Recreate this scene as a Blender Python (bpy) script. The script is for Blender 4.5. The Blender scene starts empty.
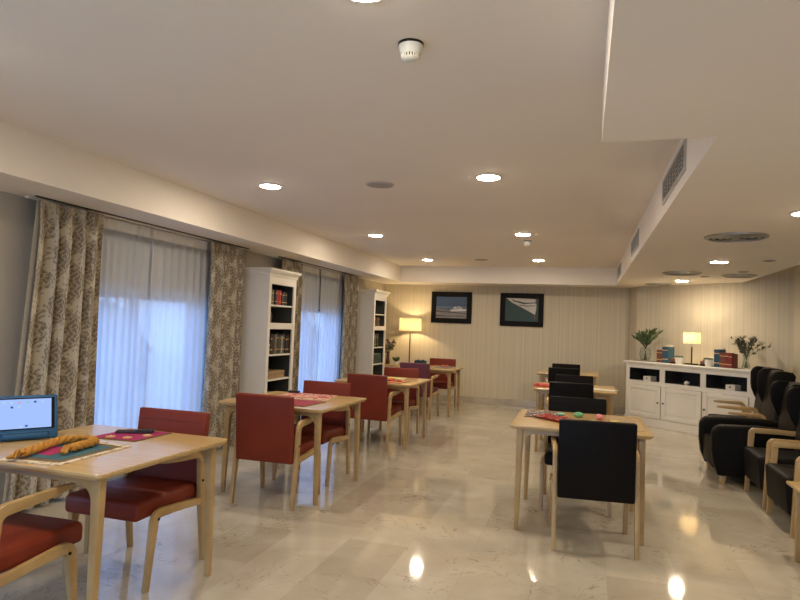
import bpy, bmesh, math, random
from mathutils import Vector, Matrix, Euler
random.seed(7)
C = bpy.context.scene.collection
PI = math.pi

# ------------------------------------------------------------------ materials
def new_mat(name):
    m = bpy.data.materials.new(name); m.use_nodes = True
    nt = m.node_tree; nt.nodes.clear()
    out = nt.nodes.new('ShaderNodeOutputMaterial')
    return m, nt, out

def N(nt, t, **kw):
    n = nt.nodes.new(t)
    for k, v in kw.items():
        if k in n.inputs: n.inputs[k].default_value = v
        else: setattr(n, k, v)
    return n

def L(nt, a, b): nt.links.new(a, b)

def c4(c): return (c[0], c[1], c[2], 1.0)

def noisy(name, col, col2=None, scale=20.0, rough=0.5, stretch=(1, 1, 1), bump=0.0, metal=0.0, spec=0.5, detail=4, lo=.35, hi=.65, bscale=None, coat=0.0):
    m, nt, out = new_mat(name)
    b = N(nt, 'ShaderNodeBsdfPrincipled'); b.inputs['Roughness'].default_value = rough
    b.inputs['Metallic'].default_value = metal; b.inputs['Specular IOR Level'].default_value = spec
    b.inputs['Coat Weight'].default_value = coat
    tc = N(nt, 'ShaderNodeTexCoord'); mp = N(nt, 'ShaderNodeMapping'); mp.inputs['Scale'].default_value = stretch
    L(nt, tc.outputs['Object'], mp.inputs['Vector'])
    nz = N(nt, 'ShaderNodeTexNoise'); nz.inputs['Scale'].default_value = scale; nz.inputs['Detail'].default_value = detail
    L(nt, mp.outputs[0], nz.inputs['Vector'])
    mr = N(nt, 'ShaderNodeMapRange'); mr.inputs['From Min'].default_value = lo; mr.inputs['From Max'].default_value = hi
    L(nt, nz.outputs['Fac'], mr.inputs['Value'])
    mx = N(nt, 'ShaderNodeMix', data_type='RGBA'); mx.inputs['A'].default_value = c4(col); mx.inputs['B'].default_value = c4(col2 or tuple(x * .85 for x in col))
    L(nt, mr.outputs[0], mx.inputs['Factor']); L(nt, mx.outputs['Result'], b.inputs['Base Color'])
    if bump:
        n2 = N(nt, 'ShaderNodeTexNoise'); n2.inputs['Scale'].default_value = bscale or scale * 6
        L(nt, tc.outputs['Object'], n2.inputs['Vector'])
        bp = N(nt, 'ShaderNodeBump'); bp.inputs['Strength'].default_value = bump; bp.inputs['Distance'].default_value = .002
        L(nt, n2.outputs['Fac'], bp.inputs['Height']); L(nt, bp.outputs[0], b.inputs['Normal'])
    L(nt, b.outputs[0], out.inputs[0])
    return m

def emit(name, col, s):
    m, nt, out = new_mat(name)
    e = N(nt, 'ShaderNodeEmission'); e.inputs[0].default_value = c4(col); e.inputs[1].default_value = s
    L(nt, e.outputs[0], out.inputs[0]); return m

M = {}
M['ceiling'] = noisy('ceiling_paint', (.80, .745, .66), (.775, .72, .64), 1.2, .8)
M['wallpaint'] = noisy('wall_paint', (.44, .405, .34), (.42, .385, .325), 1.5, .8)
M['wood'] = noisy('light_beech', (.41, .275, .115), (.335, .215, .085), 6, .33, (1, 1, 1), detail=5)
M['woodtop'] = noisy('beech_top', (.53, .37, .17), (.46, .31, .135), 5, .2, (1, 9, 1), detail=6)
M['oldwood'] = noisy('tan_wood', (.36, .24, .12), (.26, .17, .08), 8, .5, (1, 8, 1))
M['red'] = noisy('red_leather', (.185, .028, .012), (.15, .022, .010), 3, .5, spec=.22, bump=.12, bscale=350)
M['plum'] = noisy('plum_leather', (.13, .034, .05), (.11, .029, .043), 3, .5, spec=.3, bump=.12, bscale=350)
M['black'] = noisy('black_leather', (.0055, .0045, .0035), (.0045, .0035, .003), 3, .5, spec=.1, bump=.15, bscale=300)
M['brown'] = noisy('brown_leather', (.014, .010, .007), (.010, .007, .005), 3, .5, spec=.25, bump=.15, bscale=300)
M['white'] = noisy('white_lacquer', (.74, .71, .64), (.70, .67, .60), 3, .4)
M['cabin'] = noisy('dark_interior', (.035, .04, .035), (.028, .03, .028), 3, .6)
M['frameblack'] = noisy('black_frame', (.008, .006, .005), (.006, .005, .004), 9, .5, spec=.1)
M['dark'] = noisy('dark_metal', (.03, .025, .02), (.02, .018, .015), 9, .35, metal=.6)
M['alu'] = noisy('brushed_aluminium', (.42, .41, .38), (.36, .35, .33), 12, .4, metal=.7)
M['vent'] = noisy('vent_metal', (.50, .48, .45), (.46, .44, .41), 12, .45, metal=.3)
M['ventdark'] = noisy('vent_hollow', (.03, .03, .03), (.02, .02, .02), 9, .8)
M['plastic'] = noisy('white_plastic', (.72, .72, .64), (.69, .69, .61), 9, .4)
M['speaker'] = noisy('speaker_grille', (.40, .38, .35), (.34, .32, .30), 90, .7)
M['blueplastic'] = noisy('blue_rubber', (.008, .085, .21), (.007, .075, .19), 9, .5)
M['mustard'] = noisy('mustard_yarn', (.50, .24, .035), (.36, .16, .02), 60, .85, bump=.4, bscale=200)
M['magenta'] = noisy('magenta_felt', (.33, .012, .10), (.28, .010, .085), 40, .9)
M['darkfelt'] = noisy('dark_felt', (.035, .02, .035), (.02, .015, .02), 40, .9)
M['gold'] = noisy('gold_fabric', (.65, .42, .16), (.5, .3, .1), 60, .6)
M['teal'] = noisy('teal_felt', (.035, .12, .155), (.03, .10, .135), 40, .9)
M['umber'] = noisy('brown_felt', (.15, .10, .05), (.12, .08, .04), 40, .9)
M['concrete'] = noisy('paving', (.60, .60, .59), (.54, .54, .53), 3, .8)
M['leaf'] = noisy('green_leaf', (.05, .095, .03), (.085, .12, .05), 12, .5)
M['leafolive'] = noisy('olive_leaf', (.085, .085, .05), (.05, .05, .028), 14, .6)
M['garden'] = noisy('garden_leaf', (.06, .13, .05), (.12, .2, .09), 4, .5)
M['stem'] = noisy('flower_stem', (.07, .08, .03), (.05, .055, .025), 20, .6)
M['budred'] = noisy('dull_red_bud', (.22, .06, .05), (.16, .04, .035), 30, .6)
M['petal'] = noisy('cream_petal', (.66, .60, .48), (.55, .50, .38), 30, .6)
M['dried'] = noisy('dried_plum_flower', (.09, .02, .03), (.06, .015, .02), 30, .8)
M['pot'] = noisy('white_ceramic', (.78, .77, .72), (.75, .74, .69), 6, .3)
M['paper'] = noisy('paper', (.62, .56, .44), (.55, .50, .38), 50, .8)
M['slate'] = noisy('slate_runner', (.10, .095, .085), (.08, .075, .07), 20, .5)

M['palepaving'] = noisy('pale_paving', (.72, .69, .62), (.66, .63, .56), 3, .8)

def glass_mat():
    m, nt, out = new_mat('clear_glass')
    t = N(nt, 'ShaderNodeBsdfTransparent'); t.inputs[0].default_value = (.93, .96, .95, 1)
    g = N(nt, 'ShaderNodeBsdfGlossy'); g.inputs['Roughness'].default_value = .03
    f = N(nt, 'ShaderNodeLayerWeight'); f.inputs[0].default_value = .35
    mx = N(nt, 'ShaderNodeMixShader'); L(nt, f.outputs['Facing'], mx.inputs[0]); L(nt, t.outputs[0], mx.inputs[1]); L(nt, g.outputs[0], mx.inputs[2])
    mm = N(nt, 'ShaderNodeMixShader'); mm.inputs[0].default_value = .55; L(nt, t.outputs[0], mm.inputs[1]); L(nt, mx.outputs[0], mm.inputs[2])
    L(nt, mm.outputs[0], out.inputs[0]); return m
M['glass'] = glass_mat()

def sheer_mat():
    m, nt, out = new_mat('sheer_voile')
    tc = N(nt, 'ShaderNodeTexCoord')
    nz = N(nt, 'ShaderNodeTexNoise'); nz.inputs['Scale'].default_value = 400
    L(nt, tc.outputs['Object'], nz.inputs['Vector'])
    mr = N(nt, 'ShaderNodeMapRange'); mr.inputs['To Min'].default_value = .06; mr.inputs['To Max'].default_value = .10
    L(nt, nz.outputs['Fac'], mr.inputs['Value'])
    d = N(nt, 'ShaderNodeBsdfDiffuse'); d.inputs[0].default_value = (.80, .79, .77, 1)
    t = N(nt, 'ShaderNodeBsdfTranslucent'); t.inputs[0].default_value = (.43, .53, .70, 1)
    a = N(nt, 'ShaderNodeMixShader'); a.inputs[0].default_value = .55; L(nt, d.outputs[0], a.inputs[1]); L(nt, t.outputs[0], a.inputs[2])
    tr = N(nt, 'ShaderNodeBsdfTransparent'); tr.inputs[0].default_value = (1, 1, 1, 1)
    b = N(nt, 'ShaderNodeMixShader'); L(nt, mr.outputs[0], b.inputs[0]); L(nt, a.outputs[0], b.inputs[1]); L(nt, tr.outputs[0], b.inputs[2])
    L(nt, b.outputs[0], out.inputs[0]); return m
M['sheer'] = sheer_mat()
M['lining'] = noisy('curtain_lining', (.42, .38, .31), None, 40, .8)
M['sheertape'] = noisy('sheer_heading', (.72, .71, .68), (.68, .67, .64), 60, .9)

def shade_mat():
    m, nt, out = new_mat('lit_lamp_shade')
    tc = N(nt, 'ShaderNodeTexCoord'); w = N(nt, 'ShaderNodeTexNoise'); w.inputs['Scale'].default_value = 60
    L(nt, tc.outputs['Object'], w.inputs['Vector'])
    mr = N(nt, 'ShaderNodeMapRange'); mr.inputs['To Min'].default_value = .7; mr.inputs['To Max'].default_value = 1.0
    L(nt, w.outputs['Fac'], mr.inputs['Value'])
    t = N(nt, 'ShaderNodeBsdfTranslucent'); t.inputs[0].default_value = (.60, .55, .44, 1)
    d = N(nt, 'ShaderNodeBsdfDiffuse'); d.inputs[0].default_value = (.8, .74, .58, 1)
    a = N(nt, 'ShaderNodeMixShader'); a.inputs[0].default_value = .6; L(nt, d.outputs[0], a.inputs[1]); L(nt, t.outputs[0], a.inputs[2])
    L(nt, a.outputs[0], out.inputs[0]); return m
M['shade'] = shade_mat()

def damask_mat():
    m, nt, out = new_mat('damask_cloth')
    b = N(nt, 'ShaderNodeBsdfPrincipled'); b.inputs['Roughness'].default_value = .75
    at = N(nt, 'ShaderNodeAttribute'); at.attribute_name = 'pattern'
    mx = N(nt, 'ShaderNodeMix', data_type='RGBA'); mx.inputs['A'].default_value = (.45, .395, .295, 1); mx.inputs['B'].default_value = (.155, .122, .082, 1)
    tc = N(nt, 'ShaderNodeTexCoord'); nz = N(nt, 'ShaderNodeTexNoise'); nz.inputs['Scale'].default_value = 180
    L(nt, tc.outputs['Object'], nz.inputs['Vector'])
    bp = N(nt, 'ShaderNodeBump'); bp.inputs['Strength'].default_value = .2; bp.inputs['Distance'].default_value = .002
    L(nt, nz.outputs['Fac'], bp.inputs['Height']); L(nt, bp.outputs[0], b.inputs['Normal'])
    L(nt, at.outputs['Fac'], mx.inputs['Factor']); L(nt, mx.outputs['Result'], b.inputs['Base Color']); L(nt, b.outputs[0], out.inputs[0])
    return m
M['damask'] = damask_mat()

def wallpaper_mat():
    m, nt, out = new_mat('striped_wallpaper')
    b = N(nt, 'ShaderNodeBsdfPrincipled'); b.inputs['Roughness'].default_value = .7
    uv = N(nt, 'ShaderNodeUVMap'); sx = N(nt, 'ShaderNodeSeparateXYZ'); L(nt, uv.outputs[0], sx.inputs[0])
    # irregular fine stripes + wider regular bands along the wall's length
    n1 = N(nt, 'ShaderNodeTexNoise', noise_dimensions='1D'); n1.inputs['Scale'].default_value = 28; n1.inputs['Detail'].default_value = 2
    L(nt, sx.outputs['X'], n1.inputs['W'])
    mr = N(nt, 'ShaderNodeMapRange'); mr.inputs['From Min'].default_value = .42; mr.inputs['From Max'].default_value = .60
    L(nt, n1.outputs['Fac'], mr.inputs['Value'])
    mu = N(nt, 'ShaderNodeMath', operation='MULTIPLY'); mu.inputs[1].default_value = 2 * PI / .105; L(nt, sx.outputs['X'], mu.inputs[0])
    si = N(nt, 'ShaderNodeMath', operation='SINE'); L(nt, mu.outputs[0], si.inputs[0])
    gt = N(nt, 'ShaderNodeMapRange'); gt.inputs['From Min'].default_value = .5; gt.inputs['From Max'].default_value = .9; gt.inputs['To Max'].default_value = .55; L(nt, si.outputs[0], gt.inputs['Value'])
    ad = N(nt, 'ShaderNodeMath', operation='MAXIMUM'); L(nt, mr.outputs[0], ad.inputs[0]); L(nt, gt.outputs[0], ad.inputs[1])
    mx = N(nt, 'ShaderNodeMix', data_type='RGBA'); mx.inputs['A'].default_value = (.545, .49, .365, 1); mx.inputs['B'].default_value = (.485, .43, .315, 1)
    L(nt, ad.outputs[0], mx.inputs['Factor']); L(nt, mx.outputs['Result'], b.inputs['Base Color']); L(nt, b.outputs[0], out.inputs[0])
    return m
M['wallpaper'] = wallpaper_mat()

def marble_floor():
    m, nt, out = new_mat('polished_marble')
    b = N(nt, 'ShaderNodeBsdfPrincipled'); b.inputs['Roughness'].default_value = .06; b.inputs['Specular IOR Level'].default_value = .75
    tc = N(nt, 'ShaderNodeTexCoord')
    mp = N(nt, 'ShaderNodeMapping'); mp.inputs['Rotation'].default_value = (0, 0, PI / 2); mp.inputs['Location'].default_value = (.2, 1.06, 0)
    L(nt, tc.outputs['Object'], mp.inputs['Vector'])
    br = N(nt, 'ShaderNodeTexBrick'); br.offset = .37
    br.inputs['Scale'].default_value = 1; br.inputs['Brick Width'].default_value = .62; br.inputs['Row Height'].default_value = .405
    br.inputs['Mortar Size'].default_value = .0022; br.inputs['Mortar Smooth'].default_value = .3
    br.inputs['Color1'].default_value = (.52, .475, .38, 1); br.inputs['Color2'].default_value = (.415, .365, .285, 1); br.inputs['Mortar'].default_value = (.46, .41, .32, 1)
    br.inputs['Bias'].default_value = -.25
    L(nt, mp.outputs[0], br.inputs['Vector'])
    nz = N(nt, 'ShaderNodeTexNoise'); nz.inputs['Scale'].default_value = 1.7; nz.inputs['Detail'].default_value = 7; nz.inputs['Distortion'].default_value = 1.2
    L(nt, tc.outputs['Object'], nz.inputs['Vector'])
    mr = N(nt, 'ShaderNodeMapRange'); mr.inputs['From Min'].default_value = .35; mr.inputs['From Max'].default_value = .65
    L(nt, nz.outputs['Fac'], mr.inputs['Value'])
    mx = N(nt, 'ShaderNodeMix', data_type='RGBA', blend_type='MULTIPLY'); mx.inputs['Factor'].default_value = 1
    cr = N(nt, 'ShaderNodeMix', data_type='RGBA'); cr.inputs['A'].default_value = (.84, .82, .80, 1); cr.inputs['B'].default_value = (1, 1, 1, 1)
    L(nt, mr.outputs[0], cr.inputs['Factor']); L(nt, br.outputs['Color'], mx.inputs['A']); L(nt, cr.outputs['Result'], mx.inputs['B'])
    # sparse dark fossil veins
    v = N(nt, 'ShaderNodeTexNoise'); v.inputs['Scale'].default_value = 3.2; v.inputs['Detail'].default_value = 5; v.inputs['Distortion'].default_value = 2.5
    L(nt, tc.outputs['Object'], v.inputs['Vector'])
    s1 = N(nt, 'ShaderNodeMath', operation='SUBTRACT'); s1.inputs[1].default_value = .5; L(nt, v.outputs['Fac'], s1.inputs[0])
    s2 = N(nt, 'ShaderNodeMath', operation='ABSOLUTE'); L(nt, s1.outputs[0], s2.inputs[0])
    vr = N(nt, 'ShaderNodeMapRange'); vr.inputs['From Min'].default_value = 0; vr.inputs['From Max'].default_value = .009; vr.inputs['To Min'].default_value = 1; vr.inputs['To Max'].default_value = 0
    L(nt, s2.outputs[0], vr.inputs['Value'])
    g = N(nt, 'ShaderNodeTexNoise'); g.inputs['Scale'].default_value = 2.6; L(nt, tc.outputs['Object'], g.inputs['Vector'])
    gr = N(nt, 'ShaderNodeMapRange'); gr.inputs['From Min'].default_value = .48; gr.inputs['From Max'].default_value = .58; gr.inputs['To Max'].default_value = .9
    L(nt, g.outputs['Fac'], gr.inputs['Value'])
    mm = N(nt, 'ShaderNodeMath', operation='MULTIPLY'); L(nt, vr.outputs[0], mm.inputs[0]); L(nt, gr.outputs[0], mm.inputs[1])
    fx = N(nt, 'ShaderNodeMix', data_type='RGBA'); fx.inputs['B'].default_value = (.14, .11, .08, 1)
    L(nt, mm.outputs[0], fx.inputs['Factor']); L(nt, mx.outputs['Result'], fx.inputs['A'])
    L(nt, fx.outputs['Result'], b.inputs['Base Color'])
    L(nt, b.outputs[0], out.inputs[0]); return m
M['floor'] = marble_floor()
M['skirt'] = noisy('marble_skirting', (.46, .41, .32), (.38, .33, .25), 4, .25)

def woven(name, cols, scale=40, size=.012):
    """coloured patterned cloth: voronoi cells take one of a few colours"""
    m, nt, out = new_mat(name)
    b = N(nt, 'ShaderNodeBsdfPrincipled'); b.inputs['Roughness'].default_value = .85
    tc = N(nt, 'ShaderNodeTexCoord'); v = N(nt, 'ShaderNodeTexVoronoi', distance='MANHATTAN'); v.inputs['Scale'].default_value = scale
    L(nt, tc.outputs['Object'], v.inputs['Vector'])
    s = N(nt, 'ShaderNodeSeparateXYZ'); L(nt, v.outputs['Color'], s.inputs[0])
    r = N(nt, 'ShaderNodeValToRGB'); r.color_ramp.interpolation = 'CONSTANT'
    el = r.color_ramp.elements
    while len(el) < len(cols): el.new(.5)
    for i, c in enumerate(cols): el[i].position = i / len(cols); el[i].color = c4(c)
    L(nt, s.outputs[0], r.inputs[0]); L(nt, r.outputs[0], b.inputs['Base Color']); L(nt, b.outputs[0], out.inputs[0])
    return m
M['woven_red'] = woven('red_woven_cloth', [(.45, .03, .03), (.55, .08, .06), (.30, .02, .02), (.6, .25, .18)], 60)
M['woven_bw'] = woven('black_white_cloth', [(.03, .025, .025), (.45, .4, .35), (.05, .04, .04), (.2, .12, .1)], 45)
M['woven_pink'] = woven('red_cream_cloth', [(.40, .07, .07), (.55, .42, .34), (.48, .14, .12), (.30, .04, .05), (.6, .3, .22)], 35)
M['woven_maroon'] = woven('maroon_cloth', [(.25, .02, .05), (.30, .03, .07), (.20, .02, .04)], 45)
M['woven_yellow'] = woven('yellow_green_cloth', [(.55, .5, .08), (.25, .38, .08), (.6, .6, .35), (.5, .3, .1)], 35)
M['woven_orange'] = woven('orange_red_cloth', [(.7, .12, .03), (.6, .04, .03), (.75, .3, .1), (.1, .25, .2)], 35)
M['woven_cream'] = woven('cream_check_cloth', [(.55, .48, .36), (.36, .27, .17), (.6, .54, .42)], 55)

# ------------------------------------------------------------------ mesh helpers
def finish(bm, name, mat, parent=None, smooth=40, loc=None):
    bmesh.ops.recalc_face_normals(bm, faces=bm.faces[:])
    me = bpy.data.meshes.new(name); bm.to_mesh(me); bm.free()
    if isinstance(mat, (list, tuple)):
        for x in mat: me.materials.append(x)
    else: me.materials.append(mat)
    if smooth:
        for p in me.polygons: p.use_smooth = True
        me.set_sharp_from_angle(angle=math.radians(smooth))
    o = bpy.data.objects.new(name, me); C.objects.link(o)
    if parent is not None: o.parent = parent
    if loc is not None: o.location = loc
    return o

def box(bm, x0, x1, y0, y1, z0, z1, bev=0.0, seg=2, mi=0, mtx=None):
    r = bmesh.ops.create_cube(bm, size=1)
    vs = r['verts']
    for v in vs:
        v.co = Vector(((x0 + x1) / 2 + v.co.x * (x1 - x0), (y0 + y1) / 2 + v.co.y * (y1 - y0), (z0 + z1) / 2 + v.co.z * (z1 - z0)))
    fs = list({f for v in vs for f in v.link_faces})
    for f in fs: f.material_index = mi
    if bev:
        es = list({e for v in vs for e in v.link_edges})
        rr = bmesh.ops.bevel(bm, geom=es, offset=bev, segments=seg, profile=.5, affect='EDGES', clamp_overlap=True)
        vs = list({v for f in rr['faces'] for v in f.verts} | {v for v in vs if v.is_valid})
        for f in rr['faces']: f.material_index = mi
    if mtx is not None: bmesh.ops.transform(bm, matrix=mtx, verts=vs)
    return vs

def prism(bm, pts, a0, a1, axis='x', bev=0.0, seg=2, mi=0):
    """extrude a closed 2-D outline. axis 'x': pts=(y,z); 'y': pts=(x,z); 'z': pts=(x,y)"""
    def P(p, a):
        return Vector((a, p[0], p[1])) if axis == 'x' else (Vector((p[0], a, p[1])) if axis == 'y' else Vector((p[0], p[1], a)))
    A = [bm.verts.new(P(p, a0)) for p in pts]; B = [bm.verts.new(P(p, a1)) for p in pts]
    f1 = bm.faces.new(A); f2 = bm.faces.new(B[::-1])
    n = len(pts); fs = [f1, f2]
    for i in range(n): fs.append(bm.faces.new([A[i], B[i], B[(i + 1) % n], A[(i + 1) % n]]))
    for f in fs: f.material_index = mi
    bm.normal_update(); bmesh.ops.recalc_face_normals(bm, faces=fs)
    if bev:
        es = list(set(f1.edges) | set(f2.edges))
        rr = bmesh.ops.bevel(bm, geom=es, offset=bev, segments=seg, profile=.5, affect='EDGES', clamp_overlap=True)
        for f in rr['faces']: f.material_index = mi

def ribbon(bm, pts, a0, a1, axis='x', bev=.004):
    """stroke a 2-D path of (p, q, halfwidth) into a bar"""
    Lp, Rp = [], []
    n = len(pts)
    for i in range(n):
        a = Vector(pts[max(0, i - 1)][:2]); b = Vector(pts[min(n - 1, i + 1)][:2])
        t = (b - a).normalized(); nn = Vector((-t.y, t.x)); p = Vector(pts[i][:2]); w = pts[i][2]
        Lp.append(p + nn * w); Rp.append(p - nn * w)
    prism(bm, [(v.x, v.y) for v in Lp + Rp[::-1]], a0, a1, axis, bev, 2)

def arc(cx, cy, r, a0, a1, n, w0, w1):
    return [(cx + r * math.cos(a0 + (a1 - a0) * i / n), cy + r * math.sin(a0 + (a1 - a0) * i / n), w0 + (w1 - w0) * i / n) for i in range(n + 1)]

def lathe(bm, prof, seg=24, cx=0, cy=0, cz=0, mi=0, cap=True):
    rings = []
    for r, z in prof:
        rings.append([bm.verts.new((cx + r * math.cos(2 * PI * k / seg), cy + r * math.sin(2 * PI * k / seg), cz + z)) for k in range(seg)])
    for a, b in zip(rings, rings[1:]):
        for k in range(seg):
            f = bm.faces.new([a[k], a[(k + 1) % seg], b[(k + 1) % seg], b[k]]); f.material_index = mi
    if cap:
        for rg, fl in ((rings[0], True), (rings[-1], False)):
            f = bm.faces.new(rg[::-1] if fl else rg); f.material_index = mi
    return rings

def tube(bm, pts, rad, seg=8, mi=0):
    rings = []; n = len(pts)
    for i, p in enumerate(pts):
        a = Vector(pts[max(0, i - 1)]); b = Vector(pts[min(n - 1, i + 1)]); t = (b - a).normalized()
        u = t.cross(Vector((0, 0, 1)));
        if u.length < .05: u = t.cross(Vector((0, 1, 0)))
        u.normalize(); w = t.cross(u)
        r = rad[i] if isinstance(rad, (list, tuple)) else rad
        rings.append([bm.verts.new(Vector(p) + u * r * math.cos(2 * PI * k / seg) + w * r * math.sin(2 * PI * k / seg)) for k in range(seg)])
    for a, b in zip(rings, rings[1:]):
        for k in range(seg):
            f = bm.faces.new([a[k], a[(k + 1) % seg], b[(k + 1) % seg], b[k]]); f.material_index = mi
    f = bm.faces.new(rings[0][::-1]); f.material_index = mi
    f = bm.faces.new(rings[-1]); f.material_index = mi

def ball(bm, p, r, sub=2, sc=(1, 1, 1), mi=0):
    rr = bmesh.ops.create_icosphere(bm, subdivisions=sub, radius=r)
    for v in rr['verts']:
        v.co = Vector((v.co.x * sc[0] + p[0], v.co.y * sc[1] + p[1], v.co.z * sc[2] + p[2]))
    for f in {f for v in rr['verts'] for f in v.link_faces}: f.material_index = mi

def leaf(bm, p, d, ln, wd, mi=0, roll=0.0):
    d = Vector(d).normalized(); s = d.cross(Vector((math.sin(roll), math.cos(roll), .3))).normalized(); up = s.cross(d)
    p = Vector(p); pts = []
    for t, w in ((0, .12), (.3, .85), (.6, .9), (1, .05)):
        c = p + d * ln * t - up * ln * .12 * t * t
        pts.append((c + s * wd * w / 2 + up * wd * .12, c, c - s * wd * w / 2 + up * wd * .12))
    vs = [[bm.verts.new(q) for q in r] for r in pts]
    lo = [[bm.verts.new(q - up * .0015) for q in r] for r in pts]
    for a, b in zip(vs, vs[1:]):
        for k in range(2):
            f = bm.faces.new([a[k], a[k + 1], b[k + 1], b[k]]); f.material_index = mi
    for a, b in zip(lo, lo[1:]):
        for k in range(2):
            f = bm.faces.new([b[k], b[k + 1], a[k + 1], a[k]]); f.material_index = mi
    for k, col in ((0, 0), (2, 2)):
        for i in range(3):
            f = bm.faces.new([vs[i][k], vs[i + 1][k], lo[i + 1][k], lo[i][k]]); f.material_index = mi

def thing(name, label, cat, loc=(0, 0, 0), rz=0.0, group=None):
    o = bpy.data.objects.new(name, None); C.objects.link(o); o.empty_display_size = .1
    o.location = loc; o.rotation_euler = (0, 0, rz); o['label'] = label; o['category'] = cat
    if group: o['group'] = group
    return o

def tag(o, label, cat, group=None):
    o['label'] = label; o['category'] = cat
    if group: o['group'] = group
    return o

def struct(o): o['kind'] = 'structure'; return o

def dup(root, label, loc, rz=0.0, group=None, swap=None):
    kids = [k for k in bpy.data.objects if k.parent == root]
    r = root.copy(); C.objects.link(r); r.location = loc; r.rotation_euler = (0, 0, rz); r['label'] = label
    if group: r['group'] = group
    for ch in kids:
        c = ch.copy(); C.objects.link(c); c.parent = r
        for g in [k for k in bpy.data.objects if k.parent == ch]:
            d = g.copy(); C.objects.link(d); d.parent = c
    return r

# ------------------------------------------------------------------ room constants (metres)
XW, XS, XD, XE = -3.913, -3.375, .5034, .052
YB, YS, YN, YF = 11.872, 11.227, 2.796, -2.6
ZL, ZC = 2.2576, 2.5626
XR = 2.75
XSLAB = 2.19

def uvquad(bm, uvl, p0, p1, z0, z1, u0=0.0):
    ln = (Vector(p1) - Vector(p0)).length
    vs = [bm.verts.new((p0[0], p0[1], z0)), bm.verts.new((p1[0], p1[1], z0)), bm.verts.new((p1[0], p1[1], z1)), bm.verts.new((p0[0], p0[1], z1))]
    f = bm.faces.new(vs)
    for l, uv in zip(f.loops, ((u0, z0), (u0 + ln, z0), (u0 + ln, z1), (u0, z1))): l[uvl].uv = uv
    return vs

def wall_panel(name, p0, p1, mat, th=.12, u0=0.0, z1=ZC + .05, flip=1):
    """vertical wall from p0 to p1; the room is on the left-hand side, thickness goes outwards"""
    d = Vector((p1[0] - p0[0], p1[1] - p0[1])).normalized(); n = Vector((d.y, -d.x)) * th * flip
    bm = bmesh.new(); uvl = bm.loops.layers.uv.new('UVMap')
    a, b = Vector(p0), Vector(p1); a2, b2 = a + n, b + n
    uvquad(bm, uvl, a, b, 0, z1, u0); uvquad(bm, uvl, b, b2, 0, z1); uvquad(bm, uvl, b2, a2, 0, z1); uvquad(bm, uvl, a2, a, 0, z1)
    for z in (0, z1):
        vs = [bm.verts.new((q[0], q[1], z)) for q in (a, b, b2, a2)]; bm.faces.new(vs)
    bmesh.ops.remove_doubles(bm, verts=bm.verts[:], dist=1e-5)
    return struct(finish(bm, name, mat, smooth=0))

# floor
bm = bmesh.new(); box(bm, XW - .15, XR + .15, YF - .15, YB + .15, -.1, 0); struct(finish(bm, 'floor', M['floor'], smooth=0))
# main ceiling
bm = bmesh.new(); box(bm, XW - .15, XR + .15, YF - .15, YB + .15, ZC, ZC + .1); struct(finish(bm, 'ceiling', M['ceiling'], smooth=0))
# dropped parts of the ceiling
bm = bmesh.new(); box(bm, XW, XS, YF, YB, ZL, ZC); struct(finish(bm, 'ceiling_soffit', M['ceiling'], smooth=0))
bm = bmesh.new(); box(bm, XS, XD, YS, YB, ZL, ZC); struct(finish(bm, 'ceiling_soffit', M['ceiling'], smooth=0))
bm = bmesh.new()
# sideboard wall line
WA = Vector((.86, 11.46)); WD = Vector((.733, -.680)).normalized()
tW = (XR - WA.x) / WD.x; WB = WA + WD * tW
tS = (XSLAB - WA.x) / WD.x; WS = WA + WD * tS
prism(bm, [(XE, YF), (XSLAB, YF), (XSLAB, WS.y), (WA.x, WA.y), (.77, YB), (XD, YB), (XD, YN), (XE, YN)], ZL, ZC, 'z')   # one slab
struct(finish(bm, 'ceiling_bulkhead', M['ceiling'], smooth=0))
bm = bmesh.new(); box(bm, XSLAB, XSLAB + .012, YF, WS.y - .02, ZL - .012, ZL + .04); struct(finish(bm, 'trim_1', M['white'], smooth=0))

# walls
wall_panel('wall_back', (.77, YB), (XW, YB), M['wallpaper'], flip=1)
wall_panel('wall_return', (WA.x, WA.y), (.77, YB), M['wallpaper'], u0=5.0)
wall_panel('wall_sideboard', (WB.x, WB.y), (WA.x, WA.y), M['wallpaper'], u0=7.0)
wall_panel('wall_right', (XR, YF), (XR, WB.y), M['wallpaper'], u0=11.0)
bm = bmesh.new()     # wall behind the camera; its unseen glazing is added to daylight the ceiling
FW = (-3.3, .9)
box(bm, XW - .15, FW[0], YF - .2, YF, 0, ZC + .05); box(bm, FW[1], XR + .15, YF - .2, YF, 0, ZC + .05)
box(bm, FW[0], FW[1], YF - .2, YF, 2.15, ZC + .05); box(bm, FW[0], FW[1], YF - .2, YF, 0, .04)
struct(finish(bm, 'wall_front', M['wallpaint'], smooth=0))
bm = bmesh.new()
for k in range(5):
    x = FW[0] + (FW[1] - FW[0] - .05) * k / 4; box(bm, x, x + .05, YF - .12, YF - .06, .04, 2.15)
box(bm, FW[0], FW[1], YF - .119, YF - .061, .04, .09); box(bm, FW[0], FW[1], YF - .119, YF - .061, 2.10, 2.15)
wf = struct(finish(bm, 'window_5', M['frameblack'], smooth=0))
bm = bmesh.new(); box(bm, FW[0], FW[1], YF - .093, YF - .087, .09, 2.10); finish(bm, 'pane', M['glass'], wf, 0)
bm = bmesh.new(); box(bm, -16, 16, -22, YF - .2, -.12, -.02); struct(finish(bm, 'bounce_patio', M['palepaving'], smooth=0))  # unseen pale paving, added to bounce sky light up to the ceiling
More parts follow.
